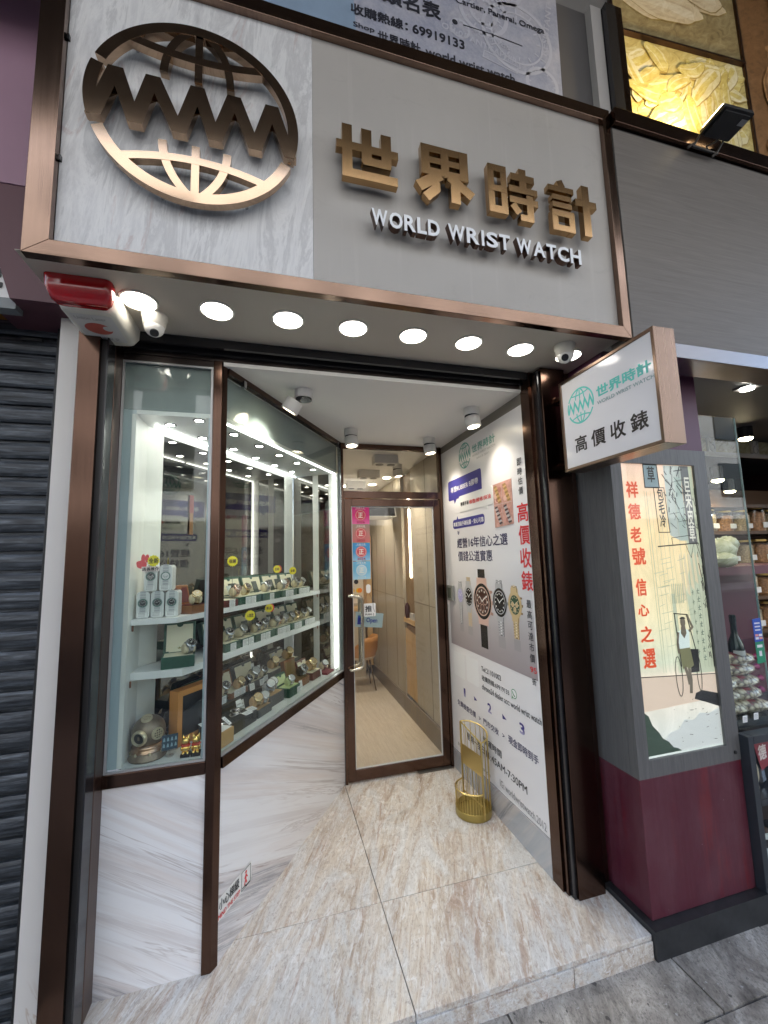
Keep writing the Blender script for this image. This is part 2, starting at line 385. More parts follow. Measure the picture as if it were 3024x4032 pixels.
def text_geo(s, bold=0, off=0):
    k = (s, bold, off)
    if k in _tm: return _tm[k]
    c = bpy.data.curves.new('txt', 'FONT'); c.body = s; c.align_x = 'CENTER' if '\n' in s else 'LEFT'; c.space_line = .95; c.resolution_u = 3; c.offset = off
    o = bpy.data.objects.new('txt', c); col.objects.link(o)
    dg = bpy.context.evaluated_depsgraph_get(); me = bpy.data.meshes.new_from_object(o.evaluated_get(dg))
    V = [tuple(v.co) for v in me.vertices]; F = [tuple(p.vertices) for p in me.polygons]
    bpy.data.objects.remove(o); bpy.data.curves.remove(c); bpy.data.meshes.remove(me)
    VV = []; FF = []
    sh = [(0, 0)] if not bold else [(0, 0), (bold, 0), (0, bold), (bold, bold), (bold / 2, bold / 2)]
    for i, (dx, dy) in enumerate(sh):
        n = len(VV); VV += [(x + dx, y + dy, i) for x, y, z in V]; FF += [tuple(q + n for q in f) for f in F]
    _tm[k] = (VV, FF); return _tm[k]
def text(mb, s, fr, x0, y0, x1, y1, c=.001, bold=0, mi=0, off=0, keep=False):
    V, F = text_geo(s, bold, off)
    if not V: return
    ax = min(v[0] for v in V); bx = max(v[0] for v in V); ay = min(v[1] for v in V); by = max(v[1] for v in V)
    kx = (x1 - x0) / (bx - ax); ky = (y1 - y0) / (by - ay)
    if keep: kx = min(kx, ky); ky = kx
    mb.add([fr(x0 + (v[0] - ax) * kx, y0 + (v[1] - ay) * ky, c + v[2] * .00012) for v in V], F, mi)
def line(par, name, mt, st, fr, x0, y0, x1, y1, c=.001, bold=0, off=0):
    m = MB(); text(m, st, fr, x0, y0, x1, y1, c, bold, 0, off); return m.build(name, mt, par)
def vline(par, name, mt, st, fr, x0, y0, x1, y1, c=.001, bold=0, gap=.28):
    n = len(st); h = (y1 - y0) / (n + (n - 1) * gap)
    m = MB()
    for i, ch_ in enumerate(st):
        zt = y1 - i * h * (1 + gap); text(m, ch_, fr, x0, zt - h, x1, zt, c, bold)
    return m.build(name, mt, par)
def rrect(x0, y0, x1, y1, r, n=5):
    p = []
    for cx, cy, a in ((x1 - r, y1 - r, 0), (x0 + r, y1 - r, 90), (x0 + r, y0 + r, 180), (x1 - r, y0 + r, 270)):
        for i in range(n + 1):
            t = R(a + 90 * i / n); p.append((cx + r * math.cos(t), cy + r * math.sin(t)))
    return p
def circ(cx, cy, rx, ry=None, n=28, a0=0, a1=360):
    ry = rx if ry is None else ry; full = abs(a1 - a0 - 360) < 1e-6
    return [(cx + rx * math.cos(R(a0 + (a1 - a0) * i / (n if full else n - 1))), cy + ry * math.sin(R(a0 + (a1 - a0) * i / (n if full else n - 1)))) for i in range(n)]
FAC = lambda y: FR((0, y, 0), (1, 0, 0), (0, 0, 1), (0, -1, 0))        # facade planes, read from the street
WALLR = FR((2.137, 1.21, 0), (0, -1, 0), (0, 0, 1), (-1, 0, 0))         # right side wall of the recess
P0 = Vector((.518, .023, 0)); DV = Vector((.53204, .84672, 0)); NN = Vector((-.84672, .53204, 0)); ANG = math.atan2(.84672, .53204)
SLF = FR(P0, DV, (0, 0, 1), -NN)                                        # slanted window plane
def SL(t, off, z): return P0 + DV * t + NN * off + Vector((0, 0, z))

# ---------------------------------------------------------------- setting
def struct(name, mb, mats, **k):
    o = mb.build(name, mats, **k); o['kind'] = 'structure'; return o
ZG = -.098
m = MB(); random.seed(3)
xs = [-30, -2.2, -1.3, -.4, .55, 1.62, 2.42, 2.95, 3.6, 4.6, 30]
ys = [(-3.6, -2.3), (-2.3, -1.35), (-1.35, -.62), (-.62, .4)]
for j, (y0, y1) in enumerate(ys):
    for i in range(len(xs) - 1):
        sx = .13 * (j % 3)
        m.box(xs[i] + .004 + (sx if i else 0), xs[i + 1] - .004 + (sx if i < len(xs) - 2 else 0), y0 + .004, y1 - .004, ZG - .06, ZG + random.uniform(-.003, .002))
struct('pavement', m, PV)
m = MB(); m.box(-60, 60, -60, 60, -.30, -.165); struct('ground', m, M('dark joint mortar', (.06, .057, .052), .8))
m = MB(); m.box(-60, 60, -11.5, -3.63, -.2, -.16); struct('road', m, M('asphalt', (.055, .055, .057), .8, var=.2, vs_=40))
m = MB(); m.box(-60, 60, -14, -11.5, -.2, -.05); struct('opposite_pavement', m, M('far paving', (.30, .285, .27), .7, var=.1, vs_=3))
# entrance step: slabs with fine joints
m = MB()
g = .0016
for x0, x1, y0, y1 in ((-.12, 1.25, -.385, .124), (1.25, 2.345, -.385, .124), (.05, 1.25, .124, 1.232), (1.25, 2.15, .124, 1.232)):
    m.box(x0 + g, x1 - g, y0 + g, y1 - g, -.022, 0)
for x0, x1 in ((-.12, 1.25), (1.25, 1.935), (1.935, 2.345)):
    m.box(x0 + g, x1 - g, -.388, -.36, -.10, -.0245)
m.box(-.12, 2.345, -.408, -.385, -.022, -.0005) if False else None
struct('entrance_step', m, GR, bev=.002)
m = MB(); m.box(-.1, 2.33, -.37, 1.25, -.12, -.023); struct('step_core', m, M('dark grout', (.10, .075, .06), .8))
# street opposite, seen only as reflections in metal and glass
opp = T('street_building', 'plain beige block across the road with rows of dark windows', 'building', (0, -14, 0))
m = MB(); m.box(-26, 26, -24, -14, 3.2, 17); m.build('wall', M('beige render', (.50, .52, .54), .8), opp)
m = MB(); m.box(-26, 26, -24, -14.2, -.05, 3.2); m.build('shop_front', M('dark shopfronts', (.10, .09, .09), .4), opp)
WN = M('dark window glass', (.04, .045, .05), .15); w0 = None
for k in range(4):
    for i in range(17):
        if w0 is None: w0 = MB().box(-.9, .9, -.06, .06, 0, 1.7).build('window', WN, opp, False, True); w = w0
        else: w = w0.copy(); col.objects.link(w); w.parent = opp
        w.location = (-24.1 + i * 3, 0, 4.4 + 3 * k)
can = T('unseen_canopy', 'unseen dark overhang of the upper floors, sized to darken reflections', 'unseen_canopy', (0, -.4, 5.4))
m = MB(); m.box(-14, 14, -2.92, -.42, 5.6, 6.0); m.build('slab', M('dark painted concrete', (.10, .095, .09), .8), can)  # out-of-view slab, added to block sky and darken the upper sign reflections
m = MB(); m.box(-30, 30, -.418, 9, 4.7, 25); struct('upper_wall', m, M('upper wall render', (.20, .19, .18), .8))
# ---------------------------------------------------------------- shop front: bronze portal
pf = T('shop_portal', 'brushed bronze portal of the watch shop with shutter grooves', 'shopfront', (0, 0, 0))
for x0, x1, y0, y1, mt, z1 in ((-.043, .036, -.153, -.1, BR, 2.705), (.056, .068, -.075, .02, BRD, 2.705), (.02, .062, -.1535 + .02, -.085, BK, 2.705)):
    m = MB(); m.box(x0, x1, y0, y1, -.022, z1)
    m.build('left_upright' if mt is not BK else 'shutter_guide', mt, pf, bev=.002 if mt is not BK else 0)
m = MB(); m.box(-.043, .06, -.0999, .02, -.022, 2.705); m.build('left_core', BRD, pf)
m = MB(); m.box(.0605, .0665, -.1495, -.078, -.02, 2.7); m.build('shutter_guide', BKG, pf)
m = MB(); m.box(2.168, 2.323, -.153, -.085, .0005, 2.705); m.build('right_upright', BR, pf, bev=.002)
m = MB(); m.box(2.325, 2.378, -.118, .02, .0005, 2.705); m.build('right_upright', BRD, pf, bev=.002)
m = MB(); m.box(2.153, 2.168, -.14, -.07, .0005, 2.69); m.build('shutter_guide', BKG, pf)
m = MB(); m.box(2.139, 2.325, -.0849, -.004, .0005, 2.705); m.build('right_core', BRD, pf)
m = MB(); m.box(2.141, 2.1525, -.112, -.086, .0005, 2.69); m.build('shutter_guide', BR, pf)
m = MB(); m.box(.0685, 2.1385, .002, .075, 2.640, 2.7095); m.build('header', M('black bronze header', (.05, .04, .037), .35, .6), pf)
m = MB(); m.box(.0685, 2.1385, -.075, -.055, 2.668, 2.7094); m.box(.0685, 2.1385, -.028, -.008, 2.655, 2.7094); m.build('shutter_track', BKG, pf)
# ---------------------------------------------------------------- signboard
sg = T('signboard', 'large boxed signboard with globe emblem and raised bronze characters over the entrance', 'signboard', (1.17, -.54, 2.7))
X0, X1, Z0, Z1 = -.05, 2.391, 2.684, 3.9225; l, rr, b_, t_ = .075, .045, .056, .064
F0 = FAC(-.545)
m = MB()
o4 = [(X0, Z0), (X1, Z0), (X1, Z1), (X0, Z1)]; i4 = [(X0 + l, Z0 + b_), (X1 - rr, Z0 + b_), (X1 - rr, Z1 - t_), (X0 + l, Z1 - t_)]
for k, nm, mt in ((0, 'frame_bottom', BSH), (1, 'frame_right', BSV), (2, 'frame_top', BSH), (3, 'frame_left', BSV)):
    m = MB(); j = (k + 1) % 4; e = .0006
    m.prism([o4[k], o4[j], i4[j], i4[k]], -.034, 0, 0, F0); m.build(nm, mt, sg, bev=.0015)
m = MB(); m.box(.0265, .8855, -.518, -.50, 2.741, 3.858); m.build('stone_panel', SS, sg)
m = MB(); m.box(.8865, 2.3455, -.518, -.50, 2.741, 3.858); m.build('grey_panel', GP, sg)
m = MB(); m.box(X0 + .002, X1 - .002, -.4995, -.06, 2.7125, 3.918); m.build('box_body', BRD, sg)
m = MB(); m.box(-.084, 2.388, -.5105, .07, 2.7105, 2.7122); m.build('soffit', SOF, sg)
m = MB()
for x, z in ((.04, 3.53), (.04, 3.05)): MB().box(x - .014, x - .006, -.53, -.517, z, z + .02).build('clip', BKG, sg)
# emblem
KS = 1.018
def EF(a, b, c=0): return Vector((.7472 + (a - .7472) * KS, -.547 - c * .55, 1.6729 + (b - 1.6729) * KS))
EX, EZ, ER = .4705, 3.275, .354
m = MB()
def arc(r, a0, a1, w, n=40, z1=.05, z0=.0):
    m.strip([(EX + r * math.cos(R(a0 + (a1 - a0) * i / n)), EZ + r * math.sin(R(a0 + (a1 - a0) * i / n))) for i in range(n + 1)], w, z0, z1, 0, EF)
rm = ER - .019
arc(rm, 157, -18, .038, 60); arc(rm, 161, 196.5, .040, 14, .0505); arc(rm, 203, 337, .038, 46)
zb, zt_ = 3.178, 3.378
bx = [.149, .274, .413, .532, .669, .794]; tx = [.209, .325, .469, .593, .727]
zz = []
for i in range(6):
    if i < 5: zz.append((bx[i], tx[i], 1)); zz.append((tx[i], bx[i + 1], -1))
hw = .0235
for i, (a, c, d) in enumerate(zz):
    e_ = .0008 * (i % 2); z0_, z1_ = (zb - e_, zt_ + e_) if d > 0 else (zt_ + e_, zb - e_)
    m.prism([(a - hw, z0_), (a + hw, z0_), (c + hw, z1_), (c - hw, z1_)] if d > 0 else [(c - hw, z1_), (c + hw, z1_), (a + hw, z0_), (a - hw, z0_)], e_, .052 + e_, 0, EF)
def quad(pts, n=14):
    (x0, y0), (x1, y1), (x2, y2) = pts
    return [((1 - t) ** 2 * x0 + 2 * t * (1 - t) * x1 + t * t * x2, (1 - t) ** 2 * y0 + 2 * t * (1 - t) * y1 + t * t * y2) for t in [i / n for i in range(n + 1)]]
m.strip(quad([(.232, 3.520), (.4705, 3.458), (.709, 3.520)]), .030, 0, .0485, 0, EF)
m.strip(quad([(.215, 3.040), (.4705, 3.128), (.726, 3.036)]), .028, 0, .0485, 0, EF)
m.strip([(.4705, 3.585), (.4705, 3.40)], .026, 0, .0478, 0, EF); m.strip([(.4685, 3.14), (.4685, 2.95)], .026, 0, .0478, 0, EF)
m.strip(quad([(.357, 3.412), (.365, 3.545), (.445, 3.60)]), .027, 0, .0471, 0, EF); m.strip(quad([(.580, 3.405), (.575, 3.545), (.496, 3.60)]), .027, 0, .0474, 0, EF)
m.strip(quad([(.361, 3.14), (.364, 3.03), (.445, 2.948)]), .027, 0, .0471, 0, EF); m.strip(quad([(.573, 3.135), (.573, 3.03), (.492, 2.948)]), .027, 0, .0474, 0, EF)
m.build('globe_emblem', BRM, sg)
m = MB()
for a in (20, 75, 130, 205, 250, 300, 340): m.cyl((EF(EX + rm * math.cos(R(a)), 0).x, -.518, EF(0, EZ + rm * math.sin(R(a))).z), EF(EX + rm * math.cos(R(a)), EZ + rm * math.sin(R(a)), 0), .006, 8)
m.build('standoff_pin', STEEL, sg)
# raised characters as strokes in a unit square (x, y up, width)
CH = {
 'shi': [((0, .60), (1, .60), .15), ((.17, 1), (.17, .02), .155), ((.09, .08), (.98, .08), .155), ((.48, .98), (.48, .33), .155), ((.80, .95), (.80, .33), .155), ((.42, .36), (.87, .36), .14)],
 'jie': [((.10, .93), (.92, .93), .13), ((.10, .72), (.92, .72), .11), ((.10, .51), (.92, .51), .13), ((.165, .99), (.165, .45), .14), ((.51, .93), (.51, .46), .13), ((.855, .99), (.855, .45), .14),
         ((.42, .47), (.03, .19), .17), ((.58, .47), (.99, .19), .17), ((.33, .32), (.33, .16), .15), ((.34, .20), (.15, .01), .15), ((.68, .33), (.68, 0), .16)],
 'ji': [((.07, .96), (.07, .06), .12), ((.32, .96), (.32, .06), .12), ((.02, .91), (.38, .91), .12), ((.02, .52), (.38, .52), .11), ((.02, .12), (.38, .12), .12),
        ((.71, 1), (.71, .60), .13), ((.47, .82), (.95, .82), .12), ((.42, .58), (1, .58), .12), ((.42, .37), (1, .37), .12), ((.83, .50), (.83, .02), .13), ((.89, .05), (.62, .05), .11), ((.47, .27), (.60, .12), .12)],
 'kei': [((.24, 1), (.30, .87), .13), ((.0, .83), (.53, .83), .105), ((.07, .66), (.47, .66), .095), ((.07, .51), (.47, .51), .095), ((.10, .36), (.10, 0), .105), ((.445, .36), (.445, 0), .105), ((.05, .345), (.50, .345), .105), ((.05, .06), (.50, .06), .11),
         ((.545, .64), (1, .64), .13), ((.775, 1), (.775, 0), .15)]}
for nm, x0, x1, z0, z1 in (('shi', .970, 1.223, 3.155, 3.385), ('jie', 1.300, 1.552, 3.135, 3.388), ('ji', 1.627, 1.873, 3.126, 3.378), ('kei', 1.935, 2.192, 3.116, 3.372)):
    m = MB(); fr = (lambda x0, x1, z0, z1: lambda a, b, c: EF(x0 + (x1 - x0) * a, z0 + (z1 - z0) * b, c))(x0, x1, z0, z1)
    for i, (a, b, w) in enumerate(CH[nm]): m.bar(a, b, w + .003 * (i % 7), .0004 * i, .052 + .0006 * i, 0, fr)
    tag(m.build('raised_character', BRG, sg), {'shi': 'bronze character 世', 'jie': 'bronze character 界', 'ji': 'bronze character 時', 'kei': 'bronze character 計'}[nm])
LW = M('white acrylic letter face', (.80, .82, .84), .35)
spans = {'WORLD': (1.108, 1.408), 'WRIST': (1.437, 1.740), 'WATCH': (1.765, 2.113)}
adv = {'W': 1.28, 'O': 1.08, 'R': .98, 'L': .80, 'D': 1.02, 'I': .40, 'S': .92, 'T': .88, 'A': 1.04, 'C': 1.02, 'H': 1.0}
for wd, (a, b) in spans.items():
    tot = sum(adv[c] for c in wd); x = a; k = (b - a) / tot
    for c in wd:
        w = adv[c] * k; m = MB(); gm = w * (.055 if c != 'I' else .27)
        V, Fc = text_geo(c, 0, .028); ax = min(v[0] for v in V); bx_ = max(v[0] for v in V); ay = min(v[1] for v in V); by = max(v[1] for v in V)
        zA, zB = 2.994 + (x - 1.1) * -.002, 3.066
        me = MB(); q = lambda v, d: (x + gm + (v[0] - ax) / (bx_ - ax) * (w - 2 * gm), -.546 - d, zA + (v[1] - ay) / (by - ay) * (zB - zA))
        n = len(V)
        m.add([q(v, 0) for v in V] + [q(v, .026) for v in V], [f[::-1] for f in Fc] + [tuple(i + n for i in f) for f in Fc], 0)
        ed = {}
        for f in Fc:
            for i in range(len(f)):
                e = (f[i], f[(i + 1) % len(f)]); ed[e] = 1
        for (u, v) in list(ed):
            if (v, u) not in ed: m.add([q(V[u], 0), q(V[v], 0), q(V[v], .026), q(V[u], .026)], [(0, 1, 2, 3)], 0)
        m.add([q(v, .0275) for v in V], Fc, 1)
        m.build('raised_letter', [BRD, LW], sg); x += w
# ---------------------------------------------------------------- soffit lights, siren, cameras
for i, (x, y) in enumerate([(.221, -.308), (.508, -.306), (.795, -.304), (1.082, -.302), (1.369, -.300), (1.658, -.297), (1.949, -.295), (2.24, -.292)]):
    d = T('downlight', '', 'ceiling light', (x, y, 2.71), 'downlights under the signboard')
    d['label'] = 'round lit downlight under the signboard, ' + ['beside the red alarm', 'second from the alarm', 'third from the alarm', 'fourth from the alarm', 'fifth from the alarm', 'third from the right camera', 'next to last, left of the right camera', 'half hidden behind the right dome camera'][i]
    m = MB(); m.lathe([(.070, .0003), (.070, -.004), (.062, -.006), (.060, -.003), (.060, .0003)], (x, y, 2.7103), n=32, cap=False); m.build('trim', M('warm white trim', (.75, .73, .66), .5), d, True)
    m = MB(); m.cyl((x, y, 2.7092), (x, y, 2.7062), .0595, 32); m.build('lens', DOWN, d)
sr = T('alarm_siren', 'alarm siren box with red lens and white cover under the signboard', 'alarm', (.06, -.2, 2.71))
RED = M('red lens plastic', (.38, .008, .012), .12, coat=.6); CRW = M('ivory plastic', (.74, .71, .63), .35)
def loft(m, secs, mi=0):
    n = len(secs[0]); o = [q for s in secs for q in s]
    m.add(o, [(i * n + k, i * n + (k + 1) % n, (i + 1) * n + (k + 1) % n, (i + 1) * n + k) for i in range(len(secs) - 1) for k in range(n)] + [tuple(range(n))[::-1], tuple(range((len(secs) - 1) * n, len(secs) * n))], mi)
def sec(x0, x1, y0, y1, z, r): return [(a, b, z) for a, b in rrect(x0, y0, x1, y1, r, 4)]
m = MB(); loft(m, [sec(-.052, .158, -.3495, -.045, 2.7095, .03), sec(-.050, .158, -.3505, -.050, 2.668, .035), sec(-.036, .150, -.3515, -.070, 2.636, .04), sec(-.022, .138, -.3520, -.085, 2.626, .045)])
m.build('cover', CRW, sr, True)
m = MB(); loft(m, [sec(-.055, .160, -.418, -.3515, 2.7095, .02), sec(-.052, .160, -.415, -.3525, 2.668, .022), sec(-.038, .152, -.400, -.3535, 2.634, .022), sec(-.026, .140, -.390, -.3540, 2.624, .02)])
m.build('red_lens', RED, sr, True)
m = MB(); sf = FR((.058, -.215, 2.6255), (1, 0, 0), (0, -1, 0), (0, 0, -1)); sf2 = FR((.058, -.215, 2.6255), (1, 0, 0), (0, 1, 0), (0, 0, -1))
m.flat(rrect(-.072, -.098, .07, .098, .012), .0006, 0, sf2)
m.flat(circ(-.005, .0, .048, .042), .0012, 1, sf2); m.flat(circ(.03, -.006, .018, .018), .0017, 0, sf2)
text(m, 'Union Laser', sf, -.062, .062, .045, .082, .0012, .03, 2); text(m, '警 鐘 保 安', sf, -.045, -.085, .045, -.062, .0012, .03, 2)
m.build('printed_label', [M('pale label', (.66, .65, .63), .5), M('label red', (.52, .12, .09), .5), M('label grey', (.40, .38, .38), .5)], sr)
def dome(name, label, c, look):
    t = T(name, label, 'camera', c); c = Vector(c); q = Vector(look).to_track_quat('Z', 'Y')
    m = MB(); m.lathe([(.050, .0), (.050, -.012), (.046, -.02), (.043, -.045), (.036, -.055)], c, n=28); m.build('base', CRW, t, True)
    e = c + Vector((0, 0, -.052)); m = MB(); m.ell(e, .039, 24); m.build('eyeball', M('camera white', (.80, .79, .76), .3), t, True)
    m = MB(); m.cyl(e + q @ Vector((0, 0, .033)), e + q @ Vector((0, 0, .0405)), .017, 20); m.build('lens', BKG, t)
dome('security_camera', 'white dome camera beside the red alarm siren', (.252, -.212, 2.7102), (.15, -.45, -.85))
dome('security_camera', 'white dome camera near the right end of the signboard underside', (2.150, -.373, 2.7102), (-.55, -.6, -.6))
# ---------------------------------------------------------------- windows
lw = T('front_window', 'narrow street window left of the entrance over a veined marble panel', 'window', (.26, 0, 0))
m = MB(); m.box(.055, .4565, -.006, .045, .771, .823); m.build('sill', BRH, lw, bev=.002)
m = MB(); m.box(.0685, .4555, .006, .03, .0006, .7705); m.build('marble_panel', MA, lw)
m = MB(); m.box(.0685, .4555, .008, .04, 2.606, 2.639); m.build('head_rail', M('black bronze header', (.05, .04, .037)), lw)
m = MB(); fr = FAC(.006)
m.strip([(.0745, .826), (.4495, .826), (.4495, 2.602), (.0745, 2.602)], .009, -.008, .004, 0, fr, True); m.build('gasket', M('grey gasket', (.45, .46, .47), .4, .5), lw)
m = MB(); m.box(.079, .445, .008, .016, .829, 2.598); m.build('glass', GL, lw)
mu = T('mullion', 'tall dark bronze corner post between the two shop windows', 'post', (.475, .01, 0))
m = MB(); m.prism([(.457, -.006), (.493, -.006), (.5175, .022), (.498, .036), (.457, .04)], .0006, 2.639); m.build('post', BR, mu, bev=.002)
sw = T('side_window', 'slanted display window leading to the door over a veined marble panel', 'window', (.87, .6, 0))
m = MB(); m.box(.004, 1.392, .7705, .819, -.045, .006, 0, SLF); m.build('sill', BRH, sw, bev=.002)
m = MB(); m.box(.002, 1.390, .0006, .770, -.03, -.006, 0, SLF); m.build('marble_panel', MA2, sw)
m = MB(); m.box(.002, 1.392, 2.588, 2.6165, -.03, .008, 0, SLF); m.build('head_rail', BRH, sw)
m = MB(); m.box(.005, 1.385, .8195, 2.588, -.018, -.010, 0, SLF); m.build('glass', GL, sw)
m = MB(); m.box(.002, 1.39, .8195, .8245, -.028, -.002, 0, SLF); m.build('bead', M('grey gasket', (.5, .5, .5)), sw)
m = MB(); m.box(1.386, 1.397, .0006, 2.588, -.03, -.001, 0, SLF); m.build('edge_trim', STEEL, sw)
m = MB()
for t in (.11, 1.30): m.box(t, t + .02, 2.565, 2.60, -.008, .014, 0, SLF)
m.build('glass_clip', STEEL, sw)
ms = T('step_notice', 'white mind the step notice stuck low on the slanted marble panel', 'notice', SL(.1, 0, .2))
m = MB(); m.flat(rrect(-.01, .158, .236, .246, .004), .0012, 0, lambda a, b, c: SLF(a, b, c - .006)); nf = lambda a, b, c: SLF(a, b, c - .006)
m.build('card', M('warm white card', (.76, .75, .71), .5), ms)
m = MB(); text(m, '小心梯級', nf, .006, .196, .142, .238, .0024, .03, 0); m.build('black_lettering', BLKP, ms)
m = MB(); text(m, 'MIND THE STEP', nf, .003, .164, .148, .184, .0024, .03, 0)
m.flat(circ(.192, .226, .0065), .0024, 0, nf); m.strip([(.192, .218), (.190, .196), (.197, .178)], .008, .0022, .0026, 0, nf); m.strip([(.190, .196), (.180, .176)], .006, .0023, .0027, 0, nf); m.strip([(.192, .214), (.203, .2)], .005, .0021, .0028, 0, nf); m.strip([(.192, .214), (.181, .203)], .005, .0021, .0029, 0, nf)
m.build('red_lettering', REDP, ms)
m = MB(); m.strip([(.160, .163), (.226, .163), (.226, .24), (.160, .24)], .0025, .0021, .0025, 0, nf, True); m.strip([(.165, .172), (.19, .172), (.19, .167), (.222, .167)], .004, .0021, .0027, 0, nf); m.build('frame_line', BLKP, ms)
# ---------------------------------------------------------------- vestibule
m = MB(); m.box(.50, 2.142, .0005, 1.20, 2.6175, 2.637); m.prism([(.06, .05), (.50, .05), (1.24, 1.2), (.06, 1.2)], 2.6185, 2.637); struct('ceiling', m, CEIL)
def surface_spot(label, c, aim, tilt, name='ceiling_spotlight', L=.5):
    t = T(name, label, 'spotlight', c, 'surface mounted spotlights'); c = Vector(c); cw = M('white spot housing', (.66, .65, .63), .45)
    m = MB(); m.lathe([(.050, 0), (.050, -.042), (.047, -.048), (0, -.048)], c, n=28); m.build('base', cw, t, True)
    m = MB(); m.cyl(c + Vector((0, 0, -.0485)), c + Vector((0, 0, -.056)), .045, 24); m.build('swivel', BKG, t)
    q = Vector(aim).normalized().to_track_quat('-Z', 'Y'); e = c + Vector((0, 0, -.058)) + Vector(tilt)
    m = MB(); m.lathe([(0, 0), (.046, 0), (.049, -.004), (.049, -.066), (.040, -.068), (.037, -.055), (0, -.0551)], e, q, n=28); m.build('head', cw, t, True)
    m = MB(); m.lathe([(0, -.0552), (.0365, -.0552), (.0365, -.0572), (0, -.0572)], e, q, n=24); m.build('lamp', M('spot lamp warm glow', (1, 1, 1), .5, emit=4, ec=(1, .86, .60)), t)
    ld = bpy.data.lights.new('spot_beam', 'SPOT'); ld.energy = L * 4; ld.spot_size = R(105); ld.spot_blend = 1.0; ld.color = (1, .90, .76); ld.shadow_soft_size = .03
    lo = bpy.data.objects.new('spot_beam', ld); col.objects.link(lo); lo.parent = t; lo.location = e + q @ Vector((0, 0, -.075)) - c; lo.rotation_euler = q.to_euler()
surface_spot('tilted white ceiling spotlight nearest the street', (.895, .215, 2.617), (-.55, .25, -.9), (-.045, .0, -.004), L=1.0)
surface_spot('white ceiling spotlight beside the slanted window and door', (1.279, .85, 2.617), (.05, -.1, -1), (0, 0, 0), L=.9)
surface_spot('white ceiling spotlight above the door right corner', (1.935, .955, 2.617), (.1, -.05, -1), (0, 0, 0), L=.9)
surface_spot('white ceiling spotlight beside the poster near the street', (1.965, .285, 2.617), (.12, -.1, -1), (0, 0, 0), L=.55)
# ---------------------------------------------------------------- door and transom
DF = FAC(1.21)
df = T('door_frame', 'bronze door frame with glazed transom at the end of the recess', 'door frame', (1.69, 1.21, 0))
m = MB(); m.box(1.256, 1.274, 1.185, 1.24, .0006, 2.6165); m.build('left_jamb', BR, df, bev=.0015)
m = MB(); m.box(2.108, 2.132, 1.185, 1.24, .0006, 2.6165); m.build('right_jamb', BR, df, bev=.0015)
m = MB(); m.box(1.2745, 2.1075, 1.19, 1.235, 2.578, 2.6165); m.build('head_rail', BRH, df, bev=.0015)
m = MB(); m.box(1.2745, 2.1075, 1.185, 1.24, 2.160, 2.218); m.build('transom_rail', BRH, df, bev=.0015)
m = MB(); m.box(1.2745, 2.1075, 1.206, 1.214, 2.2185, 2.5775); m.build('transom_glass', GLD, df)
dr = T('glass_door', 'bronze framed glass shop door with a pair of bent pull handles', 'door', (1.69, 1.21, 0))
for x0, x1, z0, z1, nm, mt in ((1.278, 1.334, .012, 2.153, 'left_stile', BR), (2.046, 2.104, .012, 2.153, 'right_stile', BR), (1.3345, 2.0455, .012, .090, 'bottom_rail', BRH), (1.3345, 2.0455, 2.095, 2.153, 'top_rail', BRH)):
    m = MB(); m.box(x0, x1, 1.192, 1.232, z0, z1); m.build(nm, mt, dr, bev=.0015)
m = MB(); m.strip([(1.338, .094), (2.042, .094), (2.042, 2.091), (1.338, 2.091)], .007, -.008, .008, 0, DF, True); m.build('gasket', M('pale gasket', (.62, .63, .62), .4), dr)
m = MB(); m.box(1.3425, 2.0385, 1.207, 1.215, .0985, 2.0865); m.build('glass', GLD, dr)
def bend(P, r=.04, n=5):
    P = [Vector(p) for p in P]; o = [P[0]]
    for i in range(1, len(P) - 1):
        a = P[i] + (P[i - 1] - P[i]).normalized() * min(r, (P[i - 1] - P[i]).length * .49); b = P[i] + (P[i + 1] - P[i]).normalized() * min(r, (P[i + 1] - P[i]).length * .49)
        o += [(1 - t) ** 2 * a + 2 * t * (1 - t) * P[i] + t * t * b for t in [k / n for k in range(n + 1)]]
    return o + [P[-1]]
HN = M('champagne steel', (.55, .50, .40), .22, 1)
for s in (-1, 1):
    y0 = 1.212 + s * .02; y1 = 1.212 + s * (.062 if s < 0 else .05)
    m = MB(); m.tube(bend([(1.302, y0, 1.385), (1.302, y1, 1.385), (1.398, y1, 1.372), (1.398, y1, .838), (1.302, y1, .825), (1.302, y0, .825)], .032, 6), .0125, 14); m.build('pull_handle', HN, dr, True)
m = MB(); m.cyl((1.45, 1.191, .05), (1.45, 1.193, .05), .003, 10); m.build('key_hole', BK, dr)
m = MB(); m.box(1.825, 2.12, 1.165, 1.235, .0008, .006); tag(m.build('floor_spring', M('worn steel plate', (.16, .145, .13), .4, .6)), 'dark metal floor spring plate at the foot of the glass door', 'floor plate')
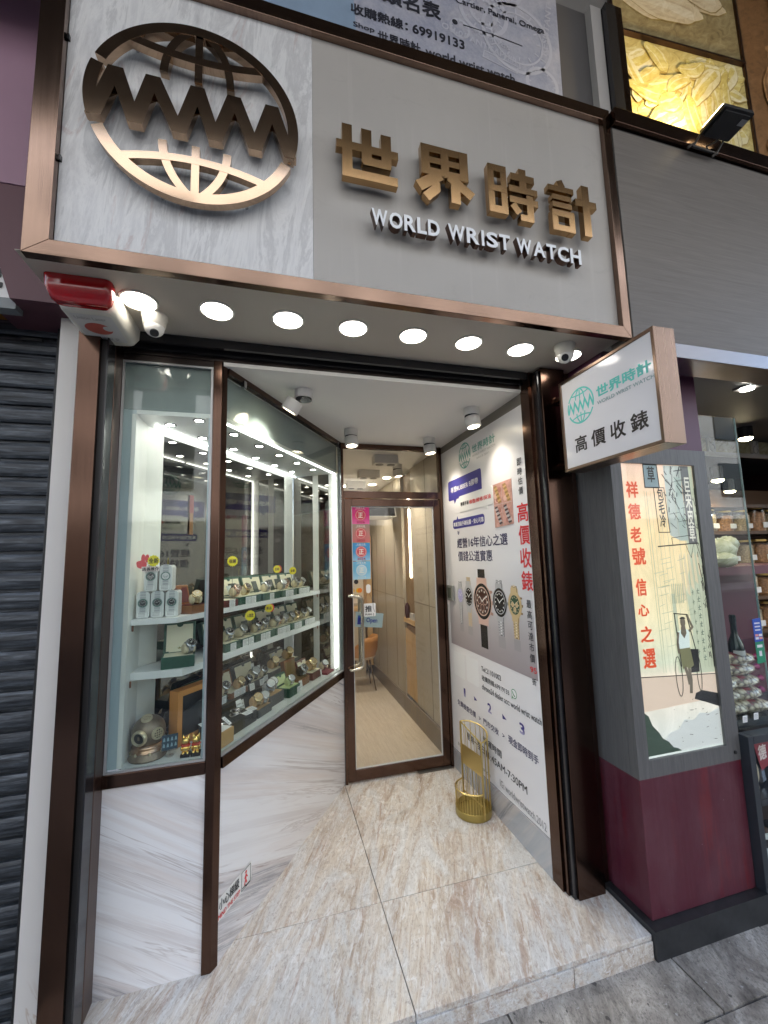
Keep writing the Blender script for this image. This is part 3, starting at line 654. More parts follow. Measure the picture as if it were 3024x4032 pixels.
# stickers on the door glass
SF = FAC(1.2065)
for i, (yr, c0, c1, cc) in enumerate((('2026', (.70, .02, .22), (.80, .16, .42), (.62, .05, .10)), ('2025', (.30, .16, .14), (.56, .12, .12), (.60, .08, .10)), ('2024', (.05, .30, .62), (.30, .58, .80), (.60, .10, .12)), ('2023', (.16, .48, .72), (.40, .68, .84), (.45, .66, .78)))):
    z1 = 2.093 - i * .1478; z0 = z1 - .143; x0, x1 = 1.338, 1.485
    m = MB(); m.flat([(x0, z0), (x1, z0), (x1, z1), (x0, z1)], .0008, 0, SF)
    cx, cz = (x0 + x1) / 2, z0 + .072
    m.flat(circ(cx, cz, .046, .046, 16), .0016, 1, SF); m.flat(circ(cx, cz, .0405, .0405, 16), .0021, 2, SF); m.flat(circ(cx, cz, .038, .038, 24), .0025, 1, SF)
    text(m, '正', SF, cx - .02, cz - .021, cx + .02, cz + .021, .003, .04, 2)
    text(m, yr, SF, cx - .034, z0 + .006, cx + .034, z0 + .024, .0018, .04, 3)
    text(m, '正 版 正 貨', SF, cx - .034, z1 - .017, cx + .034, z1 - .005, .0018, .03, 2); text(m, 'No Fakes Pledge', SF, cx - .042, z1 - .025, cx + .042, z1 - .018, .0018, 0, 2)
    m.build('sticker', [grad_mat('sticker %s' % yr, 2, [(0, c1), (.5, c0), (1, c0)] if i != 1 else [(0, (.62, .16, .17)), (1, (.33, .25, .20))], z0, z1), M('seal %s' % yr, cc, .5), M('seal cream', (.85, .82, .74), .5), M('year %s' % yr, (.42, .02, .05) if i < 3 else (.60, .74, .80), .5)], dr)
hk = T('hook', 'white oval adhesive hook on the door glass', 'hook', (1.462, 1.2, 1.43))
m = MB(); m.prism(rrect(1.444, 1.395, 1.481, 1.465, .018, 6), .0006, .009, 0, SF); m.build('body', M('white plastic', (.82, .82, .80), .35), hk, bev=.002)
os_ = T('open_sign', 'pale blue hanging sign reading Open behind the push card', 'sign', (1.46, 1.23, 1.2))
IF = FAC(1.2225)
m = MB(); m.prism([(1.352, 1.138), (1.573, 1.116), (1.588, 1.226), (1.362, 1.254)], -.001, .001, 0, IF); m.build('card', M('pale blue card', (.50, .66, .72), .4), os_)
m = MB(); OF = (lambda a, b, c: IF(1.352 + a + b * .09, 1.138 + b - a * .11, c))
text(m, 'Open', OF, .088, .028, .178, .075, .0016, .04, 0); m.flat([(.018, .02), (.058, .02), (.058, .088), (.018, .088)], .0016, 0, OF); m.flat([(.022, .074), (.054, .074), (.054, .083), (.022, .083)], .0022, 1, OF)
m.build('lettering', [M('deep blue print', (.01, .03, .36), .5), M('mid blue', (.05, .2, .55), .5)], os_)
m = MB(); m.tube([(1.46, 1.2225, 1.405), (1.40, 1.2225, 1.246)], .0012, 5); m.tube([(1.466, 1.2225, 1.405), (1.555, 1.2225, 1.228)], .0012, 5); m.build('cord', M('brown cord', (.15, .10, .06), .8), os_)
ps = T('push_sign', 'white card with the character for push and PUSH on the door', 'sign', (1.47, 1.2, 1.26))
m = MB(); m.prism(rrect(1.424, 1.213, 1.519, 1.316, .008), .0012, .0035, 0, SF); m.build('card', M('white sign card', (.84, .84, .83), .4), ps)
line(ps, 'lettering', BLKP, '推', SF, 1.434, 1.248, 1.488, 1.298, .0042, .035); line(ps, 'lettering', BLKP, 'PUSH', SF, 1.434, 1.223, 1.486, 1.237, .0042, .03); m = MB(); m.strip([(1.499, 1.314), (1.499, 1.278), (1.511, 1.246)], .003, .0035, .0045, 0, SF); m.strip([(1.501, 1.238), (1.501, 1.215)], .003, .0035, .0045, 0, SF); m.build('door_line', BLKP, ps)
# ---------------------------------------------------------------- shop interior
m = MB(); random.seed(5)
for r in range(8):
    y = 1.236 - random.uniform(0, .5); x = 1.18 + r * .135
    while y < 4.3:
        L = random.uniform(.7, 1.1); a = max(y, 1.236); b = min(y + L, 4.3)
        if b > a: m.box(x + .0004, x + .1346, a + .0004, b - .0004, -.02, .0)
        y += L
o = m.build('wood_floor', FLW); o['kind'] = 'structure'
m = MB(); m.box(1.0, 2.25, 1.236, 4.35, -.05, -.0205); struct('floor_base', m, BK)
m = MB(); m.box(1.0, 2.25, 1.241, 4.35, 2.6185, 2.64); struct('shop_ceiling', m, CEIL)
m = MB(); m.box(2.1395, 2.22, 1.241, 2.05, .191, 2.618); m.box(2.1395, 2.22, 2.41, 4.3, .14, 2.618); m.box(2.1995, 2.22, 2.0505, 2.4095, .0, 2.618); m.box(1.0, 2.25, 4.13, 4.2, 0, 2.618); struct('shop_wall', m, BEIGE)
m = MB(); m.prism([(1.241, 0), (4.13, 0), (4.13, .135), (1.241, .195)], 0, .016, 0, FR((2.1385, 0, 0), (0, 1, 0), (0, 0, 1), (-1, 0, 0))); struct('skirting', m, BROWN)
m = MB(); m.box(1.0, 1.02, 1.5, 4.13, 0, 2.618); struct('partition_wall', m, BEIGE)
m = MB()
for y in (1.62, 2.72, 3.18, 3.62): m.box(2.1375, 2.1394, y, y + .006, .19, 2.61)
m.box(2.1375, 2.1394, 2.41, 4.1, 1.21, 1.214); m.box(2.1375, 2.1394, 1.245, 2.05, 1.21, 1.214); struct('wall_seam', m, M('wall seam', (.16, .14, .11), .5))
nk = T('wall_niche', 'timber lined wall niche with slatted oak front and counter shelf', 'niche', (2.16, 2.23, .2))
m = MB()
for k in range(9): m.box(2.143, 2.158, 2.056 + k * .0392, 2.080 + k * .0392, .197, .86 + .004 * k)
m.build('slat', SLAT, nk)
m = MB(); m.box(2.165, 2.198, 2.0515, 2.4085, .195, .93); m.build('slat_back', M('dark oak', (.30, .18, .08), .6), nk)
m = MB(); m.box(2.13, 2.198, 2.0515, 2.4085, .962, 1.01); m.build('counter', SLAT, nk)
m = MB(); m.box(2.17, 2.198, 2.0515, 2.4085, 1.0105, 2.6); m.build('back_panel', M('walnut panel', (.26, .17, .09), .5), nk)
m = MB(); m.box(2.160, 2.168, 2.2, 2.212, 1.45, 2.2); m.build('led_line', M('niche glow', (1, 1, 1), .5, emit=8, ec=(1, .9, .7)), nk)
m = MB(); m.box(2.14, 2.166, 2.10, 2.22, 1.0105, 1.075); tag(m.build('box', M('grey white carton', (.5, .49, .47), .6)), 'small pale carton on the niche counter inside the shop', 'box')
m = MB(); m.lathe([(.02, 0), (.028, .05), (.028, .12), (.012, .16), (.0, .165)], (2.148, 2.32, 1.0105), n=14); tag(m.build('dark_jar', M('maroon glaze', (.05, .012, .015), .3), None, True), 'dark jar on the niche counter inside the shop', 'jar')
# dual ceiling boxes
for i, (x, y) in enumerate([(1.73, 1.56), (1.715, 2.20), (1.70, 2.86)]):
    t = T('ceiling_lamp_box', 'white twin lamp box on the shop ceiling, ' + ['nearest the transom', 'middle of three', 'farthest from the transom'][i], 'ceiling lamp', (x, y, 2.6), 'twin lamp boxes on the shop ceiling')
    m = MB(); m.box(x - .115, x + .115, y - .06, y + .06, 2.535, 2.618); m.build('housing', M('white spot housing', (.66, .65, .63)), t, bev=.006)
    for s in (-.055, .055):
        m = MB(); m.cyl((x + s, y, 2.5351), (x + s, y, 2.531), .038, 20); m.build('lamp_cup', M('dark lamp cup', (.06, .055, .05), .3), t)
surface_spot('white spotlight on the shop ceiling seen through the transom', (1.945, 1.87, 2.617), (.12, -.05, -1), (0, 0, 0), L=1.3)
for i, (x, y) in enumerate([(1.60, 3.15), (1.76, 3.10), (1.95, 3.00), (2.02, 2.55)]):
    m = MB(); m.cyl((x, y, 2.618), (x, y, 2.612), .045, 20); tag(m.build('ceiling_disc_light', M('warm disc glow', (1, 1, 1), .5, emit=5, ec=(1, .88, .66))), 'flush lit disc in the shop ceiling, ' + ['leftmost through the transom', 'second from the left', 'third from the left', 'above the wall side'][i], 'ceiling light', 'disc lights in the shop ceiling')
for x, y, e in ((1.60, 1.75, 9), (1.70, 3.0, 11)):
    ld = bpy.data.lights.new('shop_lamp_beam', 'SPOT'); ld.energy = e; ld.spot_size = R(150); ld.spot_blend = 1; ld.color = (1, .91, .78); ld.shadow_soft_size = .08
    lo = bpy.data.objects.new('shop_lamp_beam', ld); col.objects.link(lo); lo.location = (x, y, 2.52)
ac = T('air_conditioner', 'white air conditioner with black louvre slot high in the shop', 'air conditioner', (1.7, 2.9, 2.3))
m = MB(); m.prism([(0, 0), (.36, 0), (.36, .22), (.08, .22)], -.38, .38, 0, FR((1.72, 2.45, 2.14), (0, 1, 0), (0, 0, 1), (1, 0, 0))); m.build('body', WH, ac, bev=.008)
m = MB(); m.prism([(-.004, .012), (.06, .172), (.064, .172), (.0, .012)], -.36, .36, 0, FR((1.72, 2.448, 2.14), (0, 1, 0), (0, 0, 1), (1, 0, 0))); m.build('louvre', BK, ac)
ch = T('tub_chair', 'tan tub chair with splayed legs inside the shop', 'chair', (1.84, 3.36, 0))
m = MB(); C0 = Vector((1.83, 3.36, 0)); n = 26; v = []; f = []
for j, (z, r, tk) in enumerate([(.40, .12, 0), (.42, .19, 0), (.50, .215, 0), (.60, .225, 0), (.66, .228, 0)]):
    for k in range(n + 1):
        a = R(-125 + 250 * k / n); zz_ = z if j < 2 else z - max(0, (abs(a) - 1.0)) * .05 * (j - 1)
        v.append(C0 + Vector((r * math.cos(a - .5), r * math.sin(a - .5) , zz_)))
for j in range(4):
    for k in range(n): f.append((j * (n + 1) + k, j * (n + 1) + k + 1, (j + 1) * (n + 1) + k + 1, (j + 1) * (n + 1) + k))
m.add(v, f); o = m.build('backrest', TAN, ch, True); so = o.modifiers.new('thick', 'SOLIDIFY'); so.thickness = .025
m = MB(); m.lathe([(0, .38), (.17, .385), (.19, .41), (.18, .44), (0, .45)], C0, n=24); m.build('seat', M('cream leather', (.66, .52, .34), .5), ch, True)
for a, b in ((1, 1), (1, -1), (-1, 1), (-1, -1)):
    m = MB(); m.cyl(C0 + Vector((.09 * a, .09 * b, .385)), C0 + Vector((.155 * a, .155 * b, .001)), .012, 10, .007); m.build('leg', M('dark bronze leg', (.16, .11, .06), .4, .5), ch)
dk = T('service_counter', 'oak service counter with pale front at the back of the shop', 'counter', (1.9, 3.9, 0))
m = MB(); m.box(1.55, 2.0, 3.85, 4.12, .001, .92); m.build('front', M('cream counter front', (.60, .52, .40), .5), dk); m = MB(); m.box(1.53, 2.02, 3.82, 4.125, .9205, .965); m.build('top', SLAT, dk)
m = MB(); m.box(2.045, 2.1215, 3.9, 4.128, .136, 2.0); tag(m.build('oak_panel', SLAT), 'upright oak panel in the far corner of the shop', 'panel')
pc = T('payment_board', 'board of card payment logos above the counter at the back', 'notice', (1.86, 4.1, 1.3)); PF = FAC(4.126)
m = MB(); m.flat([(1.70, 1.0), (2.04, 1.0), (2.04, 1.42), (1.70, 1.42)], .002, 0, PF); m.flat([(1.70, 1.4205), (2.04, 1.4205), (2.04, 1.72), (1.70, 1.72)], .002, 1, PF)
for i, (x, z, c) in enumerate(((1.80, 1.19, 2), (1.87, 1.19, 3), (1.96, 1.19, 3), (1.985, 1.19, 2), (1.78, 1.33, 4), (1.93, 1.32, 5))):
    m.flat(circ(x, z, .035), .003 + .0006 * i, c, PF)
m.flat([(1.74, 1.28), (1.86, 1.28), (1.86, 1.36), (1.74, 1.36)], .0028, 4, PF)
text(m, 'VISA', PF, 1.75, 1.07, 1.87, 1.11, .003, .05, 5); text(m, 'AZUL', PF, 1.90, 1.07, 2.03, 1.11, .003, .05, 5); text(m, '福', PF, 1.93, 1.54, 2.03, 1.66, .003, .05, 0)
m.build('printed_sheet', [M('board white', (.75, .70, .62), .5), M('poster red', (.55, .03, .04), .5), M('logo orange', (.85, .25, .02), .5), M('logo yellow', (.9, .6, .03), .5), M('logo blue', (.03, .08, .35), .5), M('logo black', (.03, .03, .05), .5)], pc)
# ---------------------------------------------------------------- display case
ZC = 2.36
dc = T('display_case', 'brightly lit white display case behind the shop windows with mirror back and two shelves', 'display case', (.6, .5, .83))
def P2(t, o): q = SL(t, o, 0); return (q.x, q.y)
plan = [(.128, .024), (.452, .024), P2(-.005, .03), P2(1.355, .03), P2(1.355, .42), P2(-.0684, .42)]
m = MB(); m.prism(plan, ZC, ZC + .02); m.build('ceiling_panel', CASEC, dc)
m = MB(); m.prism(plan, .8235, .8295); m.build('floor_panel', M('case floor laminate', (.62, .64, .62), .3), dc)
m = MB(); m.box(.110, .1278, .0245, .215, .8295, ZC); m.build('left_side', CASEW, dc)
m = MB(); m.box(-.0684, .037, .8296, ZC - .001, -.44, -.4205, 0, SLF); m.box(1.222, 1.355, .8296, ZC - .001, -.44, -.4205, 0, SLF); m.build('back_panel', CASEW, dc)
m = MB(); m.box(.0375, .640, .8296, 2.334, -.428, -.4225, 0, SLF); m.box(.6415, 1.2215, .8296, 2.334, -.428, -.4225, 0, SLF); m.build('mirror', MIR, dc)
m = MB(); m.box(.0375, 1.2215, 2.3345, ZC - .001, -.428, -.4205, 0, SLF); m.build('mirror_head', CASEW, dc)
m = MB()
for a, b in ((.24, .19), (.097, .02)): m.box(1.3555, 1.39, .8296, ZC - .001, -a, -b, 0, SLF)
m.build('end_post', CASEW, dc)
m = MB(); m.box(1.356, 1.364, .8296, ZC - .001, -.4195, -.2405, 0, SLF); m.box(1.356, 1.364, .8296, ZC - .001, -.1895, -.0975, 0, SLF); m.build('end_mirror', MIR, dc)
m = MB(); m.box(.069, .445, .0245, .03, ZC + .0205, 2.604); m.box(.02, 1.38, ZC + .0205, 2.586, -.045, -.036, 0, SLF); m.build('valance', VAL, dc)
m = MB(); m.box(.069, .1275, .026, .034, .8296, ZC + .02); m.box(.4345, .4555, .0245, .034, .8296, ZC + .02); m.build('return_panel', STRIP, dc)
def shelf(z0, z1, cx, cy):
    m = MB(); m.prism([(.1285, cy), (cx, cy), P2(1.350, .18), P2(1.350, .4195), P2(-.066, .4195), (.1285, .19)], z0, z1); m.build('shelf', SHELF, dc, bev=.0015)
shelf(1.405, 1.430, .315, .060); shelf(1.165, 1.197, .338, .083)
m = MB()
for z in (1.398, 1.158):
    for p in ((.1335, .075), P2(1.345, .20), P2(1.345, .39)): m.cyl((p[0], p[1], z - .02), (p[0], p[1], z + .0065), .004, 8)
m.build('shelf_pin', M('rusty pin', (.25, .12, .08), .5, .5), dc)
m = MB(); m.tube([SL(.005, .040, ZC - .008), SL(.578, .040, ZC - .008)], .0036, 8); m.build('led_strip', LED, dc)
m = MB(); m.tube([SL(.60, .040, ZC - .008), SL(1.35, .040, ZC - .008)], .0036, 8); m.build('led_strip', LED, dc)
m = MB(); m.tube([SL(-.055, .385, ZC - .008), SL(1.335, .385, ZC - .008)], .0036, 8); m.build('led_strip', LED, dc)
m = MB(); m.tube([SL(1.340, .047, .85), SL(1.340, .047, ZC - .02)], .005, 8); m.build('led_strip', LED, dc)
for x, y in [(.238, .157), (.386, .065), (.354, .36), (.526, .264), (.649, .472), (.766, .674), (.889, .872), (1.017, 1.071), (.495, .567), (.616, .767), (.736, .967), (.865, 1.175)]:
    m = MB(); m.lathe([(.019, -.0005), (.029, -.0005), (.029, -.004), (.024, -.006), (.019, -.004)], (x, y, ZC), n=20, cap=False); sp_ = m.build('recessed_spot', M('dark spot rim', (.10, .10, .095), .3, .6), dc, True)
    m = MB(); m.cyl((x, y, ZC - .0005), (x, y, ZC - .003), .0185, 16); m.build('lamp', SPOTL, sp_)
tag((lambda m: m.build('paper_strip', [M('faded red paper', (.15, .03, .028), .6), M('brown paper', (.17, .085, .035), .6)]))(MB().box(.222, .252, 1.95, 2.05, -.418, -.416, 0, SLF).box(.224, .250, 1.83, 1.9495, -.418, -.416, 1, SLF)), 'narrow faded red and brown paper strip stuck on the case mirror', 'paper strip')
# ---------------------------------------------------------------- watches and boxes
CUS = M('cream cushion', (.66, .57, .38), .6); TANC = M('tan cushion', (.55, .34, .16), .6); GREYC = M('grey cushion', (.42, .42, .42), .5); LIME = M('lime cushion', (.62, .70, .36), .6)
DIALB = M('black dial', (.015, .015, .018), .25); DIALW = M('silver dial', (.70, .70, .68), .3); DIALG = M('champagne dial', (.70, .52, .25), .3); DIALBR = M('brown dial', (.10, .045, .02), .3)
def make_watch(mc, mm, md, loc, rz, label, group='watches in the display case', s=1.0):
    t = T('watch', label, 'watch', loc, group, rz); t.scale = (s, s, s)
    m = MB(); q = Vector((1, 0, 0)).to_track_quat('Z', 'Y')
    pr = [(0, -.025), (.013, -.025), (.019, -.022), (.0225, -.013), (.0225, .013), (.019, .022), (.013, .025), (0, .025)]
    m.lathe(pr, (0, 0, .0235), q, 18); m.build('cushion', mc, t, True, True)
    m = MB(); n = 24; w = .0105
    for k in range(n):
        a0, a1 = 2 * math.pi * k / n + .02, 2 * math.pi * (k + 1) / n - .02
        v = []
        for r_ in (.0228, .0262):
            for x in (-w, w):
                for a in (a0, a1): v.append((x, r_ * math.cos(a), .026 + r_ * math.sin(a)))
        m.add(v, [(0, 1, 3, 2), (4, 6, 7, 5), (0, 4, 5, 1), (2, 3, 7, 6), (0, 2, 6, 4), (1, 5, 7, 3)])
    m.build('bracelet', mm, t, False, True)
    d = Vector((0, -.72, .69)).normalized(); c = Vector((0, 0, .026)) + d * .0245; q = d.to_track_quat('Z', 'Y')
    m = MB(); m.lathe([(.0, 0), (.0215, 0), (.0225, .004), (.0215, .009), (.0185, .011), (.018, .0090)], c, q, 24, cap=False); m.cyl(c + Vector((.019, 0, .004)), c + Vector((.0235, 0, .004)), .0028, 8); m.build('case', mm, t, True, True)
    m = MB(); m.lathe([(0, .0092), (.018, .0092)], c, q, 24)
    dm = 1
    for a in range(12): p = c + q @ Vector((.0148 * math.cos(a * math.pi / 6), .0148 * math.sin(a * math.pi / 6), .0097)); m.add([p + q @ Vector((dx, dy, 0)) for dx, dy in ((-.0011, -.0011), (.0011, -.0011), (.0011, .0011), (-.0011, .0011))], [(0, 1, 2, 3)], 1)
    for a, L in ((60, .010), (150, .007)):
        e = Vector((math.cos(R(a)), math.sin(R(a)), 0)); k = Vector((-e.y, e.x, 0)) * .0007
        m.add([c + q @ (x + Vector((0, 0, .0099))) for x in (-k, k, e * L + k, e * L - k)], [(0, 1, 2, 3)], 1)
    m.build('dial', [md, M('lume', (.85, .85, .80), .4)], t, False, True)
    t.scale = (s, s, s); return t
WP = {}
def watch(kind, loc, rz, label, s=1.0):
    if kind not in WP:
        mc, mm, md = {'sb': (CUS, STEEL, DIALB), 'sw': (CUS, STEEL, DIALW), 'gb': (CUS, GOLD, DIALBR), 'gc': (CUS, GOLD, DIALG), 'rb': (CUS, ROSE, DIALBR), 'tg': (TANC, GOLD, DIALG), 'ts': (TANC, STEEL, DIALW), 'gs': (GREYC, STEEL, DIALW), 'ls': (LIME, STEEL, DIALW), 'bs': (BKG, STEEL, DIALB)}[kind]
        WP[kind] = make_watch(mc, mm, md, loc, rz, label, s=s)
    else:
        d = dup(WP[kind], loc, rz, label); d.scale = (s, s, s)
REDBOX = M('dark red lacquer', (.10, .014, .014), .3); BRNBOX = M('brown wood box', (.22, .085, .03), .4); GRYBOX = M('dark grey box', (.055, .06, .06), .5); TANBOX = M('tan card box', (.50, .30, .13), .6)
LBL = M('label text grey', (.42, .42, .42), .6)
def wbox(loc, rz, label, w=.19, d=.13, h=.044, lid=True, mt=None, lin=None, nl=1, lh=.115, lpos=None, tilt=16):
    mt = mt or GREEN; lin = lin or CREAM
    t = T('watch_box', label, 'watch box', loc, 'watch boxes in the display case', rz)
    m = MB(); m.box(-w / 2, w / 2, 0, d, .0004, h); m.build('base', mt, t, False, True, .002)
    m = MB(); m.box(-w / 2 + .008, w / 2 - .008, .008, d - .008, h + .0002, h + .002); m.build('lining', lin, t, False, True)
    if lid:
        a = R(tilt); f = lambda x, y, z: Vector((x, d + .002 + math.sin(a) * z + math.cos(a) * y, h - .004 + math.cos(a) * z - math.sin(a) * y))
        m = MB(); m.box(-w / 2, w / 2, 0, .03, 0, lh, 0, f); L = m.build('lid', mt, t, False, True, .002)
        m = MB(); m.box(-w / 2 + .012, w / 2 - .012, -.0012, -.0003, .012, lh - .012, 0, f); m.flat(circ(0, lh - .012, .014, .012, 12, 180, 360), .0016, 1, lambda x, y, z: f(x, -z, y)); m.build('lid_lining', [lin, mt], L, False, True)
    for k in range(nl):
        x = (lpos[k] if lpos else (k - (nl - 1) / 2) * .052)
        m = MB(); m.box(x - .023, x + .023, -.0022, -.0006, .002, .040)
        for j in range(5): m.box(x - .019, x + .019 - .006 * ((j * 7 + k) % 3), -.0027, -.0023, .007 + j * .0062, .0095 + j * .0062, 1)
        m.build('price_label', [PAPER, LBL], t, False, True)
    return t
def card(loc, rz, label, w=.03, h=.04, tilt=18, name='price_tag'):
    a = R(tilt); f = lambda x, y, z: Vector((x, math.sin(a) * z + math.cos(a) * y, math.cos(a) * z - math.sin(a) * y))
    t = T(name, label, 'price tag', loc, 'white price tags in the display case', rz)
    m = MB(); m.box(-w / 2, w / 2, 0, .0012, .0003, h, 0, f)
    for j in range(4): m.box(-w / 2 + .004, w / 2 - .005 - .003 * (j % 2), -.0006, -.0001, h * (.2 + .18 * j), h * (.27 + .18 * j), 1, f)
    m.build('card', [PAPER, LBL], t, False, True)
Z1, Z2, ZF = 1.4302, 1.1972, .8298
U_ = [('brown lacquer box beside the mullion on the upper shelf', .304, .10, REDBOX, 1, False), ('green box with two watches next to the brown lacquer box on the upper shelf', .470, .205, GREEN, 2, True), ('green box with one watch in the middle of the upper shelf', .690, .20, GREEN, 1, True), ('green box carrying a starburst card on the upper shelf', .905, .205, GREEN, 2, True), ('green box at the door end of the upper shelf', 1.115, .18, GREEN, 3, True)]
for lb, t, w, mt, nl, li in U_: wbox(SL(t, .190, Z1), ANG, lb, w=w, mt=mt, nl=nl, lid=li, h=.044 if li else .038)
L_ = [('narrow green box beside the mullion on the lower shelf', .318, .125, 1), ('narrow green box second from the mullion on the lower shelf', .450, .115, 2), ('green box under the large yellow starburst on the lower shelf', .622, .205, 2), ('green box with three labels in the middle of the lower shelf', .832, .19, 3), ('green box second from the door on the lower shelf', 1.020, .17, 2), ('green box at the door end of the lower shelf', 1.200, .17, 3)]
for lb, t, w, nl in L_: wbox(SL(t, .190, Z2), ANG, lb, w=w, nl=nl, h=.044, lh=.118)
hz = .0465
W1 = [('rb', .385, .225, 'rose gold watch nearest the mullion on the upper shelf'), ('gb', .475, .225, 'gold watch with dark dial second on the upper shelf'), ('sb', .690, .225, 'steel watch alone in the middle box of the upper shelf'), ('sw', .858, .215, 'steel watch left in the starburst box of the upper shelf'), ('rb', .930, .235, 'rose watch right in the starburst box of the upper shelf'), ('sb', 1.075, .23, 'steel watch left in the end box of the upper shelf'), ('sw', 1.150, .23, 'steel watch at the door end of the upper shelf')]
for i, (k, t, o, lb) in enumerate(W1): watch(k, SL(t, o + .012, Z1 + hz), ANG + random.uniform(-.3, .15), lb, 1.12)
W2 = [('sb', .330, .225, 'steel watch nearest the mullion on the lower shelf'), ('sw', .440, .225, 'silver dial watch second on the lower shelf'), ('sb', .590, .225, 'steel watch left under the large starburst'), ('sb', .665, .230, 'steel watch right under the large starburst'), ('sw', .780, .220, 'silver dial watch left in the three label box'), ('rb', .835, .235, 'rose watch in the middle of the three label box'), ('sw', .890, .220, 'silver dial watch right in the three label box'), ('sb', .985, .225, 'steel watch left in the second box from the door'), ('gb', 1.055, .225, 'gold watch right in the second box from the door'), ('sb', 1.165, .23, 'steel watch left in the lower shelf end box'), ('sw', 1.240, .23, 'steel watch at the door end of the lower shelf')]
for k, t, o, lb in W2: watch(k, SL(t, o + .012, Z2 + hz), ANG + random.uniform(-.35, .1), lb, 1.15)
def booklet(loc, rz, label, mt=None, h=.075, w=.055):
    a = R(20); f = lambda x, y, z: Vector((x, math.sin(a) * z + math.cos(a) * y, math.cos(a) * z - math.sin(a) * y))
    o = MB().box(-w / 2, w / 2, 0, .004, .0003, h, 0, f).build('booklet', mt or M('black green booklet', (.012, .03, .022), .3)); o.location = loc; o.rotation_euler.z = rz
    tag(o, label, 'booklet', 'booklets standing in the watch boxes')
for t, z, lb in ((.44, Z1, 'dark green booklet behind the rose gold watch on the upper shelf'), (.66, Z1, 'dark green booklet in the middle box of the upper shelf'), (.845, Z1, 'dark green booklet left in the starburst box of the upper shelf'), (.925, Z1, 'dark green booklet right in the starburst box of the upper shelf'), (1.09, Z1, 'dark green booklet in the end box of the upper shelf'),
                 (.355, Z2, 'dark green booklet nearest the mullion on the lower shelf'), (.565, Z2, 'dark green booklet left under the large starburst'), (.665, Z2, 'dark green booklet right under the large starburst'), (.83, Z2, 'dark green booklet in the three label box'), (1.00, Z2, 'dark green booklet in the second box from the door'), (1.205, Z2, 'dark green booklet in the lower shelf end box')):
    booklet(SL(t, .278, z + hz), ANG + random.uniform(-.2, .2), lb)
for t, z, lb in ((.735, Z1, 'clear white card leaning in the middle box of the upper shelf'), (.395, Z1, 'clear white card leaning beside the rose gold watch'), (.30, Z2, 'white card leaning nearest the mullion on the lower shelf'), (.40, Z2, 'white card leaning second on the lower shelf'), (.79, Z2, 'white card leaning in the three label box'), (1.04, Z2, 'white card leaning in the second box from the door')):
    booklet(SL(t, .262, z + hz), ANG + random.uniform(-.2, .2), lb, M('pale plastic card', (.60, .64, .62), .25), .065, .04)
# starburst cards
def starburst(label, c, r, txt, foot, red=False, n=18):
    t = T('starburst_card', label, 'price card', c, 'yellow starburst cards'); c = Vector(c); fr = FR(c, (.93, .37, 0), (0, 0, 1), (.37, -.93, 0))
    pts = [((r if k % 2 else r * .86) * math.cos(math.pi * k / n), (r if k % 2 else r * .86) * math.sin(math.pi * k / n)) for k in range(2 * n)]
    m = MB(); m.prism(pts, 0, .0015, 0, fr); m.build('card', YEL, t)
    m = MB(); text(m, txt, fr, -r * .62, -r * .36, r * .62, r * .36, .002, .05); m.build('lettering', M('brown print', (.10, .05, .01), .5), t)
    if red:
        m = MB(); m.prism([(x + r * .5, y) for x, y in circ(0, 0, r * .8, r * .95, 20)], -.004, -.001, 0, fr); m.build('red_backing', M('red card', (.75, .06, .05), .5), t)
    m = MB(); m.cyl((c.x, c.y, foot), (c.x, c.y, c.z - r * .5), .0012, 6); m.build('wire', STEEL, t)
starburst('yellow starburst card behind the mullion above the upper shelf', SL(.314, .2, 1.677), .030, '收購', Z1 + .05)
starburst('yellow starburst card with red backing on the upper shelf', SL(.762, .2, 1.618), .026, '全新', Z1 + .05, True)
starburst('yellow starburst card nearest the door on the upper shelf', SL(.965, .2, 1.600), .028, '全新', Z1 + .05)
starburst('large yellow starburst card over the lower shelf', SL(.478, .2, 1.360), .031, '人氣款', Z2 + .05)
starburst('yellow starburst card with red backing on the lower shelf', SL(.672, .2, 1.378), .027, '新品', Z2 + .05, True)
# base of the case
for lb, t0, t1, o0, o1, z1 in (('long black riser at the back of the case floor', .14, 1.24, .23, .41, .915), ('black riser holding loose bracelets near the mullion', .10, .37, .075, .215, .885)):
    m = MB(); m.box(t0, t1, .8298, z1, -o1, -o0, 0, SLF); tag(m.build('display_riser', M('black velvet riser', (.03, .032, .034), .5), None, bev=.002), lb, 'riser')
ZB = .9152
wbox(SL(.27, .25, ZB), ANG, 'green box with open lid on the black riser near the mullion', w=.17, d=.10, h=.04, lh=.10, nl=1, lpos=[.05])
watch('sb', SL(.335, .265, ZB + .0425), ANG - .2, 'steel watch on the back riser near the mullion', 1.15)
wbox(SL(.46, .25, ZB), ANG, 'brown wood box with open lid on the back riser', w=.15, d=.10, h=.03, lh=.10, nl=2, mt=BRNBOX)
watch('tg', SL(.475, .27, ZB + .0325), ANG - .2, 'gold watch on tan cushion in the brown wood box', 1.1); watch('bs', SL(.535, .26, ZB + .0325), ANG, 'dark watch beside the tan cushion in the brown wood box', 1.0)
wbox(SL(.655, .25, ZB), ANG, 'dark grey box with two watches on the back riser', w=.19, d=.10, h=.035, lh=.10, nl=1, mt=GRYBOX, lpos=[.06])
watch('sw', SL(.620, .275, ZB + .0375), ANG - .3, 'steel watch left in the dark grey box', 1.3); watch('sb', SL(.690, .26, ZB + .0375), ANG - .2, 'steel watch right in the dark grey box', 1.1)
wbox(SL(.850, .25, ZB), ANG, 'dark grey box with a tan cushion on the back riser', w=.17, d=.12, h=.04, lid=False, mt=GRYBOX, nl=0)
watch('tg', SL(.860, .29, ZB + .0425), ANG - .3, 'gold watch on tan cushion in the dark grey box', 1.3)
